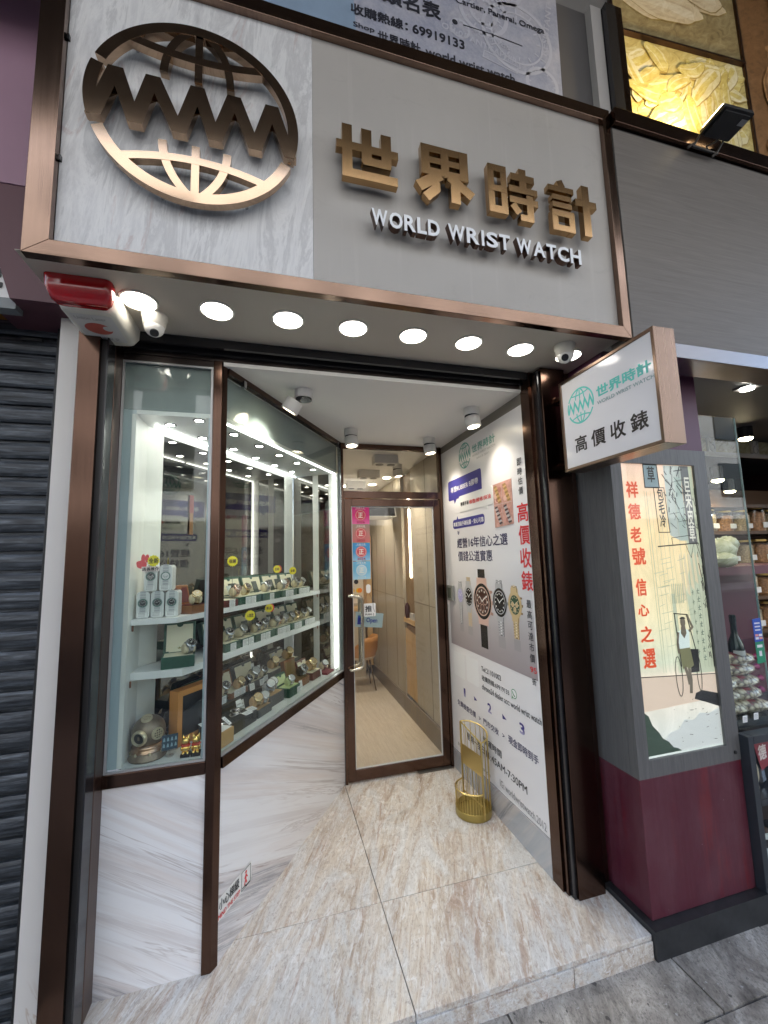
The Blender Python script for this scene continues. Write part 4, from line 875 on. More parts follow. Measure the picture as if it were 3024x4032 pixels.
wbox(SL(1.05, .25, ZB), ANG, 'dark box with a tan cushion near the door on the back riser', w=.19, d=.12, h=.055, lid=True, mt=GRYBOX, nl=0, lh=.07)
watch('tg', SL(1.06, .30, ZB + .0575), ANG - .3, 'small gold watch on tan cushion near the door', 1.35)
wbox(SL(.45, .075, ZF), ANG, 'dark grey tray with a tan cushion beside the window sill', w=.13, d=.10, h=.042, lid=False, mt=GRYBOX, nl=0, lin=TANC)
watch('tg', SL(.425, .12, ZF + .0445), ANG - .4, 'gold watch left on the tan tray beside the sill', 1.25); watch('ts', SL(.475, .11, ZF + .0445), ANG - .4, 'steel watch right on the tan tray beside the sill', 1.2)
wbox(SL(.615, .10, ZF), ANG, 'dark grey tray with an oak top beside the sill', w=.14, d=.11, h=.06, lid=False, mt=GRYBOX, nl=0, lin=TANC)
watch('gs', SL(.595, .15, ZF + .0625), ANG - .5, 'steel watch left on grey cushion', 1.35); watch('gs', SL(.645, .165, ZF + .0625), ANG - .4, 'steel watch right on grey cushion', 1.3)
wbox(SL(.775, .075, ZF), ANG, 'small green box holding a watch on a lime cushion', w=.13, d=.09, h=.055, lid=True, nl=1, lh=.075, lin=LIME, lpos=[.05])
watch('ls', SL(.765, .11, ZF + .0575), ANG - .3, 'steel watch on lime green cushion', 1.1)
wbox(SL(.965, .11, ZF), ANG, 'open brown wood box lying near the door', w=.14, d=.10, h=.05, lid=True, nl=0, mt=BRNBOX, lh=.12, lin=M('walnut lining', (.20, .13, .05), .5), tilt=8)
watch('bs', SL(.985, .145, ZF + .0525), ANG - .3, 'black watch lying in the open brown wood box', 1.3)
wbox(SL(1.135, .10, ZF), ANG, 'dark red box with a tan cushion near the door', w=.14, d=.11, h=.05, lid=True, nl=0, mt=REDBOX, lh=.08)
watch('tg', SL(1.13, .15, ZF + .0525), ANG - .4, 'gold watch on tan cushion in the dark red box', 1.45)
m = MB(); m.box(1.215, 1.33, .8298, .845, -.20, -.06, 0, SLF); tag(m.build('red_pad', M('dark red felt', (.16, .012, .03), .8)), 'flat dark red felt pad at the door end of the case floor', 'pad')
watch('sw', SL(1.295, .13, .8455), ANG - .5, 'steel watch standing on the dark red felt pad', 1.2)
wbox(SL(.075, .035, ZF), ANG, 'tan card box with tags on top by the mullion', w=.11, d=.08, h=.068, lid=False, nl=0, mt=TANBOX, lin=PAPER)
# loose bracelets
random.seed(8)
br = T('bracelet_pile', 'loose steel bracelets and watch heads lying on the black riser', 'bracelets', SL(.25, .13, .887))
for i, (dt, do_) in enumerate(((.02, .0), (-.06, .03), (.07, .03), (-.11, -.02))):
    m = MB(); c = SL(.25 + dt, .135 + do_, .8902); a = random.uniform(0, 3); n = 22
    for k in range(n):
        th = 2 * math.pi * k / n; p = c + Vector((.030 * math.cos(th) * math.cos(a) - .019 * math.sin(th) * math.sin(a), .030 * math.cos(th) * math.sin(a) + .019 * math.sin(th) * math.cos(a), .002 * math.sin(3 * th)))
        m.ell(p, (.0052, .0052, .0042), 6)
    m.build('bracelet', STEEL, br)
    m = MB(); m.lathe([(0, 0), (.017, 0), (.018, .006), (.014, .009), (0, .0092)], c + Vector((.0, .0, .003)), n=18); m.build('watch_head', [STEEL], br, True)
for t, o, z, lb, w, h, tl in ((.36, .085, .8852, 'white tag lying at the right of the loose bracelets', .05, .04, 80), (.31, .075, .8852, 'white tag lying in front of the loose bracelets', .05, .035, 82), (.17, .085, .8852, 'white oval tag beside the loose bracelets', .026, .05, 50), (.13, .19, .8852, 'white tag lying behind the loose bracelets', .05, .035, 75),
    (.40, .18, ZF, 'tall white tag behind the tan tray', .05, .085, 12), (.365, .165, ZF, 'white tag left behind the tan tray', .042, .10, 14), (.70, .19, ZF, 'white tag left of the small green box', .04, .075, 15), (.735, .345, ZB, 'small white tag standing behind the dark grey boxes', .03, .105, 10), (.80, .35, ZB, 'white tag behind the tan cushion on the riser', .04, .075, 15),
    (.985, .345, ZB, 'white folded card left of the small gold watch', .045, .11, 12), (1.10, .38, ZB, 'white tag standing highest near the door', .03, .13, 8), (1.085, .19, ZF, 'white tag behind the dark red box', .04, .10, 15), (.90, .10, ZF, 'white tag between the green and the brown box', .03, .05, 10), (.56, .235, ZB, 'white tag in front of the back riser boxes', .04, .038, 10), (.66, .235, ZB, 'white tag under the dark grey box', .04, .035, 10), (1.175, .085, ZF, 'white tag in front of the dark red box', .03, .05, 8)):
    card(SL(t, o, z), ANG + random.uniform(-.25, .25), lb, w, h, tl)
# ---------------------------------------------------------------- left end: card packs, green box, helmet
PK = M('clear white pack', (.74, .75, .73), .25, coat=.4); SIL = M('silver print', (.45, .46, .47), .4)
for i, (x, z, kd, lb) in enumerate(((.166, Z1, 'g', 'boxed white watch pack at the left end of the bottom row'), (.225, Z1, 'k', 'boxed white watch pack in the middle of the bottom row'), (.285, Z1, 'k', 'boxed white watch pack at the right end of the bottom row'), (.194, Z1 + .1185, 'k', 'boxed white watch pack on top under the red hand card'), (.256, Z1 + .1185, 'w', 'boxed white watch pack on top with a white watch picture'))):
    t = T('watch_pack', lb, 'watch pack', (x, .1, z), 'white watch packs stacked in the front window')
    w, h, d = .0275, .118, .075 if i in (2, 4) else .06
    y0 = .088; m = MB(); m.prism([(x - w + .006, z + .0004), (x + w - .006, z + .0004), (x + w, z + .008), (x + w, z + h - .01), (x + w - .008, z + h), (x - w + .008, z + h), (x - w, z + h - .01), (x - w, z + .008)], -d, 0, 0, FAC(y0)); m.build('pack', PK, t, bev=.003)
    f = FAC(y0 - .0004); cz = z + .068; m = MB()
    for k in range(9):
        zz = cz + (k - 4) * .012; ww = .013 - .0004 * abs(k - 4); m.flat([(x - ww, zz - .0048), (x + ww, zz - .0048), (x + ww, zz + .0048), (x - ww, zz + .0048)], .0004, 0, f)
    m.flat(circ(x, cz, .0215), .0009, 0, f); m.flat(circ(x, cz, .0195), .0012, 1, f); m.flat(circ(x, cz, .0155), .0015, 2, f)
    for a in range(12): m.flat(circ(x + .0125 * math.cos(a * math.pi / 6), cz + .0125 * math.sin(a * math.pi / 6), .0015, n=6), .0019, 3, f)
    if i >= 3:
        for dx, dz in ((-.0065, 0), (.0065, 0), (0, -.007)): m.flat(circ(x + dx, cz + dz, .0042), .0018, 3 if i == 3 else 1, f); m.flat(circ(x + dx, cz + dz, .003), .002, 2, f)
    m.strip([(x, cz), (x + .008, cz + .006)], .0013, .0019, .0022, 3, f); m.strip([(x, cz), (x - .006, cz + .003)], .0013, .0019, .0022, 3, f)
    m.build('watch_picture', [SIL, M('bezel print', (.10, .11, .11) if kd != 'g' else (.12, .22, .19), .4), M('dial print', (.04, .04, .045), .4) if kd != 'w' else DIALW, M('marker print', (.8, .8, .78), .4)], t)
    m = MB(); m.flat([(x - .022, z + .006), (x + .018, z + .006), (x + .018, z + .026), (x - .022, z + .026)], .0016, 0, f)
    for k in range(3): m.flat([(x - .018, z + .010 + k * .006), (x + .012, z + .010 + k * .006), (x + .012, z + .0125 + k * .006), (x - .018, z + .0125 + k * .006)], .002, 1, f)
    m.build('price_label', [PAPER, LBL], t)
vc = T('hand_card', 'red victory hand card with yellow burst above the white watch packs', 'card', (.18, .08, 1.68)); vf = FAC(.082)
HR = M('red hand print', (.80, .10, .12), .45)
m = MB(); m.prism(circ(.157, 1.672, .021, .019, 18), 0, .001, 0, vf); m.prism(circ(.163, 1.700, .0088, .019, 14), 0, .0013, 0, FR((0, .082, 0), (1, 0, 0), (0, 0, 1), (0, -1, 0))); m.prism([(x, z) for x, z in circ(.179, 1.699, .009, .019, 14)], 0, .0016, 0, vf); m.prism(circ(.146, 1.679, .011, .009, 12), 0, .0019, 0, vf); m.build('red_hand', HR, vc)
m = MB(); pts = [((.026 if k % 2 else .0205) * math.cos(math.pi * k / 13) * 1.05 + .206, (.028 if k % 2 else .023) * math.sin(math.pi * k / 13) + 1.688) for k in range(26)]; m.prism(pts, .001, .0024, 0, vf); m.build('burst', YEL, vc)
m = MB(); m.prism([(.158, 1.640), (.231, 1.640), (.231, 1.662), (.158, 1.662)], .0021, .003, 0, vf); m.build('banner', M('pink white banner', (.85, .72, .70), .5), vc)
line(vc, 'lettering', BLKP, '全新', vf, .186, 1.676, .226, 1.700, .0030, .03); line(vc, 'lettering', BLKP, '店長推介', vf, .161, 1.643, .229, 1.659, .0036, .05)
m = MB(); m.cyl((.19, .0835, Z1 + .2362), (.19, .0835, 1.645), .0012, 6); m.build('wire', STEEL, vc)
t = wbox((.316, .1, Z2), R(9), 'large open green box with cream lining in the front window', w=.138, d=.095, h=.052, lh=.145, nl=0, tilt=10)
m = MB(); m.box(.0695, .071, .012, .05, .006, .044); m.build('price_label', PAPER, t, False, True)
m = MB(); cf = lambda x, z, c: Vector((x, .0966 + math.sin(R(10)) * (z - .048) - c, .048 + (z - .048)))
m.flat(circ(0, .062, .026, .022, 18, 0, 180), .0026, 0, cf); m.flat([(-.045, .056), (.045, .056), (.045, .0622), (-.045, .0622)], .0022, 0, cf); m.build('inner_flap', M('cream flap', (.76, .72, .55), .6), t, False, True)
m = MB(); m.flat([(-.006, .069), (.006, .069), (.0075, .077), (.004, .073), (0, .079), (-.004, .073), (-.0075, .077)], .0036, 0, cf); m.build('crown_emblem', M('olive foil', (.28, .25, .10), .4), t, False, True)
watch('sb', (.352, .135, Z2 + .054), R(38), 'steel watch with black dial in the large open green box', 1.1)
wbox(SL(.075, .195, Z1), ANG, 'red brown box with dark red lid right of the white packs', w=.12, d=.11, h=.04, lh=.10, nl=0, mt=BRNBOX, lin=REDBOX)
watch('gc', SL(.06, .215, Z1 + .042), ANG - .5, 'all gold watch in the red brown box right of the white packs', 1.1)
# diving helmet
HB = M('aged bronze', (.20, .155, .11), .42, .6, var=.3, vs_=30); HC = M('bright brass', (.62, .55, .38), .35, .6); HG = M('dark port glass', (.03, .035, .04), .05)
hl = T('diving_helmet', 'small aged bronze diving helmet with round brass ports in the front window', 'diving helmet', (.2, .115, ZF)); hc = Vector((.203, .115, .935))
m = MB(); m.ell(hc, (.068, .066, .068), 32); m.build('dome', HB, hl, True)
m = MB(); m.lathe([(.05, .066), (.062, .060), (.066, .052), (.063, .046), (.066, .040), (.070, .034), (.066, .03), (.05, .03)], (.203, .115, ZF), n=32); m.build('collar', M('copper collar', (.40, .25, .16), .25, .9), hl, True)
m = MB(); loft(m, [[(.203 + a * math.cos(2 * math.pi * k / 32), .110 + b * math.sin(2 * math.pi * k / 32), z) for k in range(32)] for a, b, z in ((.074, .070, ZF + .0005), (.076, .072, ZF + .006), (.070, .064, ZF + .018), (.058, .056, ZF + .034))]); m.build('breastplate', HB, hl, True)
for d, r_ in (((-.32, -.92, -.10), .031), ((.72, -.70, .02), .024), ((-.05, -.35, .93), .022)):
    q = Vector(d).normalized().to_track_quat('Z', 'Y'); c = hc + q @ Vector((0, 0, .057))
    m = MB(); m.lathe([(r_ * .72, .0), (r_ * 1.05, 0), (r_ * 1.05, .010), (r_ * .95, .016), (r_ * .78, .016), (r_ * .72, .007)], c, q, 24, cap=False); p = m.build('port_rim', HC, hl, True)
    m = MB(); m.lathe([(0, .0085), (r_ * .73, .0085)], c, q, 24); m.build('port_glass', HG, p)
    if r_ < .03:
        m = MB()
        for k in (-1, 0, 1):
            m.cyl(c + q @ Vector((k * r_ * .4, -r_ * .7, .013)), c + q @ Vector((k * r_ * .4, r_ * .7, .013)), .0016, 6); m.cyl(c + q @ Vector((-r_ * .7, k * r_ * .4, .0145)), c + q @ Vector((r_ * .7, k * r_ * .4, .0145)), .0016, 6)
        m.build('grille', HC, p)
m = MB()
for a in (200, 240, 290, 335): m.ell((.203 + .066 * math.cos(R(a)), .11 + .062 * math.sin(R(a)), ZF + .03), (.006, .006, .008), 8)
m.build('wing_nut', HC, hl, True)
m = MB(); m.prism([(.235, 1.0), (.247, 1.0), (.250, 1.02), (.240, 1.012)], -.004, .004, 0, FAC(.13)); m.build('crest_fin', HB, hl)
gj = T('glass_dome', 'clear glass jar of small watch parts behind the diving helmet', 'glass jar', (.272, .215, ZF))
m = MB(); m.lathe([(.034, .0005), (.038, .01), (.038, .11), (.030, .145), (.012, .162), (0, .164)], (.272, .215, ZF), n=28); m.build('jar', GLS, gj, True)
m = MB()
for k in range(5): m.tube([Vector((.272 + .014 * (k - 2) + .012 * math.cos(a), .205, ZF + .05 + .014 * (k % 3) + .014 * math.sin(a))) for a in [2 * math.pi * i / 14 for i in range(14)]], .0022, 6, 0, True)
m.build('steel_ring', STEEL, gj, True)
ak = T('acrylic_stand', 'clear acrylic stand holding a small dark blue picture card', 'card stand', (.295, .085, ZF)); af = FR((.296, .085, .885), (.96, .25, 0), (0, .1, .99), (.25, -.95, .1))
m = MB(); m.prism([(-.032, -.028), (.032, -.028), (.032, .034), (-.032, .034)], 0, .0015, 0, af)
m.build('card', M('dark blue card', (.02, .05, .08), .3), ak)
m = MB()
for i in range(4):
    for j in range(2): m.flat([(x * .8 - .023 + i * .0155, y - .008 + j * .024) for x, y in ((-.006, -.008), (.006, -.008), (.004, .003), (0, .009), (-.004, .003))], .002, 0, af)
m.build('gem_print', M('pale blue print', (.25, .38, .42), .4), ak)
m = MB(); m.cyl((.296, .086, ZF + .0005), (.296, .086, .858), .003, 8); m.cyl((.296, .086, ZF + .0004), (.296, .086, ZF + .004), .018, 16); m.box(-.034, .034, -.032, -.029, -.004, .008, 0, af); m.build('acrylic', GLS, ak)
for i, x in enumerate((.366, .408)):
    t = T('gold_figurine', 'shiny gold eared figurine with red scarf, ' + ('left of the pair' if i == 0 else 'right of the pair beside the mullion'), 'figurine', (x, .062, ZF), 'gold figurines')
    m = MB(); m.box(x - .019, x + .019, .042, .082, ZF + .0003, ZF + .012); m.build('plinth', BKG, t)
    m = MB(); m.ell((x, .062, ZF + .030), (.017, .014, .020), 16); m.ell((x, .060, ZF + .064), (.017, .015, .016), 16)
    for s in (-1, 1): m.cyl((x + s * .010, .062, ZF + .074), (x + s * .0125, .062, ZF + .090), .006, 8, .001); m.ell((x + s * .016, .052, ZF + .035), (.005, .006, .010), 8); m.ell((x + s * .009, .048, ZF + .018), (.007, .008, .006), 8)
    m.build('body', M('polished gold', (.88, .60, .18), .14, 1), t, True)
    m = MB(); m.tube([(x + .0155 * math.cos(a), .061 + .0135 * math.sin(a), ZF + .047) for a in [2 * math.pi * k / 16 for k in range(16)]], .0045, 8, 0, True); m.build('scarf', M('red gloss', (.60, .05, .03), .2), t, True)
ob = T('orange_box', 'open orange leather edged box with dark inside standing behind the figurines', 'box', (.33, .18, ZF)); of = FR((.312, .150, ZF), (.62, .785, 0), (0, 0, 1), (.785, -.62, 0))
m = MB(); m.strip([(.012, .001 + .013), (.20, .014), (.20, .235), (.012, .235)], .026, -.055, 0, 0, of, True); m.build('rim', M('orange leather', (.60, .25, .06), .45), ob)
m = MB(); m.flat([(.025, .028), (.187, .028), (.187, .222), (.025, .222)], -.05, 0, of); m.prism([(.045, .03), (.187, .03), (.187, .17), (.045, .14)], -.03, -.02, 0, of); m.build('dark_lining', M('black lining', (.02, .022, .024), .4), ob)
# ---------------------------------------------------------------- poster wall
m = MB(); m.prism([(1.21, .0), (-.085, .0), (-.085, 2.6165), (1.21, 2.6165)], -.0, .06, 0, FR((2.143, 0, 0), (0, 1, 0), (0, 0, 1), (1, 0, 0))); struct('side_wall', m, M('dark taupe wall', (.20, .18, .155), .5))
m = MB(); m.prism([(1.208, .001), (-.005, .001), (-.005, .188), (1.208, .142)], 0, .012, 0, FR((2.1425, 0, 0), (0, 1, 0), (0, 0, 1), (-1, 0, 0))); tag(m.build('marble_skirting', GM), 'grey streaked marble skirting under the poster wall', 'skirting')
m = MB(); m.box(2.1305, 2.1428, -.085, -.008, .0006, 2.6165); tag(m.build('bronze_trim', BR), 'bronze trim strip at the street edge of the poster wall', 'trim')
po = T('wall_poster', 'tall white shop poster with five watches and blue and red lettering on the right wall', 'poster', (2.137, .6, 1.3))
def WP_(dy=0): return lambda a, b, c=0: WALLR(a, b, c)
PW = WALLR
m = MB(); m.prism([(.006, .146), (1.214, .192), (1.214, 2.548), (.006, 2.556)], -.003, 0, 0, PW); m.build('sheet', M('poster white vinyl', (.80, .785, .79), .32), po)
PICM = grad_mat('poster picture gradient', 2, [(0, (.34, .295, .305)), (.30, (.44, .405, .41)), (.55, (.64, .62, .625)), (.9, (.80, .785, .79)), (1, (.80, .785, .79))], .96, 1.72)
m = MB(); m.flat([(.065, .968), (1.196, .978), (1.196, 1.72), (.065, 1.70)], .0008, 0, PW); m.build('picture_ground', PICM, po)
# logo
def logo(m, cx, cz, r, fr, c, k=1, mi=0):
    def a_(rr, a0, a1, w, d): m.strip([(cx + k * rr * math.cos(R(a0 + (a1 - a0) * i / 26)), cz + rr * math.sin(R(a0 + (a1 - a0) * i / 26))) for i in range(27)], w, c, c + .0004 + d, mi, fr)
    a_(.95 * r, 155, -20, .085 * r, 0); a_(.95 * r, 160, 197, .085 * r, .0001); a_(.95 * r, 205, 335, .085 * r, 0)
    q = [(EX + 0, 0)]
    pts = []
    for i in range(6):
        pts.append((bx[i], zb + .01));
        if i < 5: pts.append((tx[i], zt_ - .01))
    m.strip([(cx + k * (x - EX) / ER * r, cz + (z - EZ) / ER * r) for x, z in pts], .105 * r, c, c + .0006, mi, fr)
    S = lambda P: [(cx + k * (x - EX) / ER * r, cz + (z - EZ) / ER * r) for x, z in P]
    for j, P in enumerate((quad([(.232, 3.520), (.4705, 3.458), (.709, 3.520)]), quad([(.215, 3.040), (.4705, 3.128), (.726, 3.036)]), [(.4705, 3.585), (.4705, 3.41)], [(.4685, 3.14), (.4685, 2.95)], quad([(.357, 3.412), (.365, 3.545), (.445, 3.60)]), quad([(.580, 3.405), (.575, 3.545), (.496, 3.60)]), quad([(.361, 3.14), (.364, 3.03), (.445, 2.948)]), quad([(.573, 3.135), (.573, 3.03), (.492, 2.948)]))):
        m.strip(S(P), .07 * r, c, c + .0005 + .00003 * j, mi, fr)
m = MB(); logo(m, .459, 2.432, .100, PW, .0006, .98); m.build('globe_logo', M('dull teal print', (.10, .36, .31), .4), po)
m = MB(); text(m, '世界時計', PW, .583, 2.414, .905, 2.474, .001, .03); m.build('teal_lettering', M('dull teal print', (.10, .36, .31)), po)
for q in (('WORLD WRIST WATCH', PW, .582, 2.386, .903, 2.402), ('SINCE 2011', PW, .645, 2.357, .822, 2.370)): line(po, 'grey_lettering', M('pale grey print', (.46, .46, .46), .4), *q, .001, .02)
def bubble(nm, poly, mt, c=.0012): m = MB(); m.prism(poly, 0.0002, c, 0, PW); m.build(nm, mt, po)
bubble('navy_bubble', rrect(.137, 2.122, .697, 2.284, .02)[:11] + [(.137, 2.13), (.15, 2.122), (.235, 2.122), (.25, 2.088), (.285, 2.122)] + rrect(.137, 2.122, .697, 2.284, .02)[18:], NAVY2)
bubble('white_bubble', rrect(.329, 2.009, .837, 2.134, .02)[:18] + [(.70, 2.009), (.762, 1.982), (.765, 2.009)] + rrect(.329, 2.009, .837, 2.134, .02)[18:], M('bubble white', (.80, .80, .78), .4), .003)
bubble('navy_pill', rrect(.199, 1.887, .71, 1.959, .025)[:6] + [(.30, 1.959), (.284, 1.984), (.27, 1.959)] + rrect(.199, 1.887, .71, 1.959, .025)[6:], NAVY2)
line(po, 'white_lettering', WHP, '專營RUBBER B膠帶', PW, .187, 2.182, .648, 2.228, .0016, .03); line(po, 'white_lettering', WHP, '專業頂級手錶貼膜・安心可靠', PW, .211, 1.902, .700, 1.939, .0016, .04)
m = MB(); text(m, '專業手錶', PW, .357, 2.052, .495, 2.084, .0036, .04); m.build('black_lettering', BLKP, po)
m = MB(); text(m, '修復/維修/抹油', PW, .502, 2.050, .815, 2.082, .0036, .04); m.build('red_lettering', REDP, po)
# photo of clasps in hands
SK = M('skin tone print', (.62, .34, .28), .4, var=.22, vs_=26)
m = MB(); m.prism([(.850, 1.848), (1.062, 1.857), (1.062, 2.134), (.850, 2.131)], .0002, .004, 0, PW)
random.seed(4)
for qx, qz, mm in ((.903, 2.06, 1), (1.008, 2.06, 1), (.903, 1.925, 2), (1.008, 1.925, 2)):
    for k in range(4): m.flat(circ(qx + random.uniform(-.03, .03), qz + random.uniform(-.045, .045), .022, .018, 12), .0045 + .0003 * k, 3 + k % 2, PW)
    for k in range(-4, 5):
        cx, cz = qx + k * .006, qz - k * .013; m.flat([(cx - .02, cz + .001), (cx + .014, cz + .008), (cx + .02, cz - .001), (cx - .014, cz - .009)], .006 + .0001 * k, mm if k % 2 else mm + 4, PW)
m.flat([(.955, 1.856), (.958, 1.856), (.958, 2.131), (.955, 2.131)], .0075, 7, PW); m.flat([(.850, 1.992), (1.062, 1.992), (1.062, 1.995), (.850, 1.995)], .0076, 7, PW)
m.build('clasp_photo', [SK, M('gold print', (.72, .48, .20), .3), M('steel print', (.55, .55, .56), .3), M('skin light print', (.78, .50, .42), .4), M('skin dark print', (.50, .22, .18), .4), M('gold dark print', (.42, .26, .08), .3), M('dark steel print', (.08, .08, .09), .3), M('seam print', (.68, .55, .50), .4)], po)
DNP = M('dark navy print', (.035, .03, .10), .45)
line(po, 'dark_navy_lettering', DNP, '經營16年信心之選', PW, .262, 1.732, .982, 1.808, .0016, .022); line(po, 'dark_navy_lettering', DNP, '價錢公道實惠', PW, .267, 1.630, .788, 1.708, .0016, .022)
for dz in (0, -.013): m = MB(); m.strip([(.275, 1.868 + dz), (.29, 1.852 + dz), (.305, 1.868 + dz)], .006, .0006, .001, 0, PW); m.build('chevron', DNP, po)
vline(po, 'vertical_lettering', BLKP, '即時估價', PW, 1.132, 2.022, 1.176, 2.238, .0016, .02, .30); vline(po, 'vertical_lettering', BLKP, '最高可達市價', PW, 1.136, 1.068, 1.182, 1.412, .0016, .02, .30); line(po, 'vertical_lettering', BLKP, '折', PW, 1.143, .946, 1.181, .985, .0016, .02)
vline(po, 'red_vertical_lettering', REDP, '高價收錶', PW, 1.104, 1.462, 1.210, 1.972, .0016, .03, .17); line(po, 'red_vertical_lettering', REDP, '95', PW, 1.131, 1.012, 1.191, 1.044, .0016, .03)
# five watches
def picw(cx, cz, rx, rz, w, top, bot, metal, metal2, bez, dial, mk, strap=None, sub=False, refl=0, jub=False, hi=None):
    m = MB(); n = 0; mats = [metal, metal2, bez, dial, mk, strap or metal, M('shadow print', (.30, .27, .275), .4), metal2, hi or metal]
    def link(z0, z1, ww, k):
        f = 1 - .22 * abs((z0 + z1) / 2 - cz) / .2; ww *= f; g = z1 - z0
        m.flat([(cx - ww, z0), (cx + ww, z0), (cx + ww, z1), (cx - ww, z1)], .0012, 5 if strap else (7 if not jub else 1), PW)
        if strap: return
        cols = ((-.96, -.34, 0), (-.30, .30, 1), (.34, .96, 0)) if not jub else ((-.96, -.58, 0), (-.55, -.2, 1), (-.17, .17, 0), (.2, .55, 1), (.58, .96, 0))
        for a, b_, o in cols:
            sh = g * .5 * o
            mi = (1 if o else 0) if jub else (8 if o else (0 if a < 0 else 7 if False else 0))
            m.flat([(cx + ww * a, z0 + .0012 + sh), (cx + ww * b_, z0 + .0012 + sh), (cx + ww * b_, z1 - .0026 + sh), (cx + ww * a, z1 - .0026 + sh)], .0015 + .0001 * o, mi, PW)
        m.flat([(cx + ww * .80, z0), (cx + ww, z0), (cx + ww, z1), (cx + ww * .80, z1)], .0019, 7, PW)
    for (za, zb_) in ((cz + rz * .75, top), (bot, cz - rz * .75)):
        k = 0; z = za; stp = (zb_ - za) if strap else .017
        while z < zb_ - .003: link(z, min(z + stp, zb_), w * (1.0 if not strap else 1) , k); z += stp; k += 1
    m.flat([(cx - w * 1.25, cz + rz * .6), (cx + w * 1.25, cz + rz * .6), (cx + w * 1.1, cz + rz * 1.22), (cx - w * 1.1, cz + rz * 1.22)], .0017, 0, PW); m.flat([(cx - w * 1.1, cz - rz * 1.22), (cx + w * 1.1, cz - rz * 1.22), (cx + w * 1.25, cz - rz * .6), (cx - w * 1.25, cz - rz * .6)], .0017, 0, PW)
    m.flat([(cx + rx * .95, cz - rz * .1), (cx + rx * 1.16, cz - rz * .09), (cx + rx * 1.16, cz + rz * .09), (cx + rx * .95, cz + rz * .1)], .0018, 1, PW)
    if sub:
        for s in (-1, 1): m.flat([(cx + rx * .8, cz + s * rz * .42), (cx + rx * 1.1, cz + s * rz * .5), (cx + rx * 1.05, cz + s * rz * .62), (cx + rx * .7, cz + s * rz * .6)], .0018, 1, PW)
    m.flat(circ(cx, cz, rx, rz, 36), .0021, 0, PW); m.flat(circ(cx, cz, rx * .93, rz * .93, 36), .0024, 2, PW); m.flat(circ(cx, cz, rx * .76, rz * .76, 36), .0027, 0, PW); m.flat(circ(cx, cz, rx * .70, rz * .70, 36), .003, 3, PW)
    for a in range(12):
        p = (cx + rx * .56 * math.cos(R(30 * a)), cz + rz * .56 * math.sin(R(30 * a))); m.flat(circ(p[0], p[1], rx * .05, rz * .06, 8), .0034, 4, PW)
    if sub:
        for dx, dz in ((-.3, .02), (.3, .02), (0, -.33)): m.flat(circ(cx + dx * rx, cz + dz * rz, rx * .2, rz * .2, 18), .0037, 4 if sub == 2 else 0, PW); m.flat(circ(cx + dx * rx, cz + dz * rz, rx * .165, rz * .165, 18), .0039, 0 if sub == 2 else 3, PW)
    for a, L in ((32, .52), (140, .38)): m.strip([(cx - .06 * rx * math.cos(R(a)), cz - .06 * rz * math.sin(R(a))), (cx + L * rx * math.cos(R(a)), cz + L * rz * math.sin(R(a)))], rx * .05, .0040, .0043, 4, PW)
    m.build('watch_picture', mats, po)
    if refl:
        m = MB(); m.flat([(cx - w, bot - refl), (cx + w, bot - refl), (cx + w, bot - .004), (cx - w, bot - .004)], .001, 0, PW); m.build('picture_reflection', refl_m, po)
refl_m = M('printed faded reflection', (.36, .335, .34), .4)
sp_ = M('silver link print', (.46, .46, .47), .3); sp2 = M('dark link print', (.13, .13, .14), .3); sph = M('bright link print', (.70, .70, .70), .3); gp = M('gold link print', (.62, .46, .24), .3); gp2 = M('dark gold link print', (.26, .17, .07), .3); gph = M('bright gold link print', (.80, .68, .46), .3); bk = M('black bezel print', (.02, .02, .022), .25); wm = M('marker white print', (.85, .84, .80), .4)
picw(.275, 1.366, .061, .075, .030, 1.474, 1.150, sp_, sp2, sp_, M('lilac dial print', (.42, .40, .66), .3), wm, refl=.055, hi=sph)
picw(.417, 1.368, .076, .094, .037, 1.512, 1.155, sp_, gp, sp_, bk, wm, refl=.065, jub=True)
picw(.848, 1.368, .088, .098, .041, 1.510, 1.158, sp_, sp2, bk, bk, wm, refl=.075, hi=sph)
picw(1.018, 1.370, .072, .082, .034, 1.483, 1.170, gp, gp2, gp, M('green dial print', (.02, .07, .035), .3), M('ivory sub dial print', (.78, .64, .42), .3), sub=2, refl=.07, hi=gph)
picw(.620, 1.354, .128, .132, .062, 1.575, 1.038, M('rose link print', (.68, .46, .38), .3), M('dark rose print', (.40, .22, .17), .3), bk, M('chocolate dial print', (.06, .022, .016), .3), wm, strap=bk, sub=1)
# lower text
m = MB()
for x0, z0, x1, z1 in ((.096, .734, .290, .918), (.318, .742, .503, .924)): MB().prism(rrect(x0, z0, x1, z1, .014), .0002, .001, 0, PW).build('white_patch', M('patch white', (.84, .84, .84), .4), po)
for q in (('Tel:21101002', PW, .550, .872, .808, .905), ('收購熱線:69919133', PW, .553, .808, .894, .845), ('chrono24 dealer acc: world wrist watch', PW, .548, .748, 1.204, .786)): line(po, 'contact_lettering', BLKP, *q, .001, .018)
m = MB(); m.flat(circ(.947, .836, .030, .028), .0008, 0, PW); m.flat([(.922, .822), (.918, .800), (.938, .812)], .0009, 0, PW); m.flat(circ(.947, .836, .0255, .0235), .0013, 1, PW); m.strip(quad([(.934, .848), (.936, .828), (.958, .823)], 6), .008, .0014, .0017, 0, PW); m.build('phone_icon', [M('phone green print', (.08, .30, .14), .4), WHP], po)
NG = [grad_mat('number gradient %d' % i, 2, [(0, (.45, .43, .62)), (.5, (.06, .05, .26)), (1, (.04, .03, .2))], a, b) for i, (a, b) in enumerate(((.608, .67), (.619, .68), (.629, .691)))]
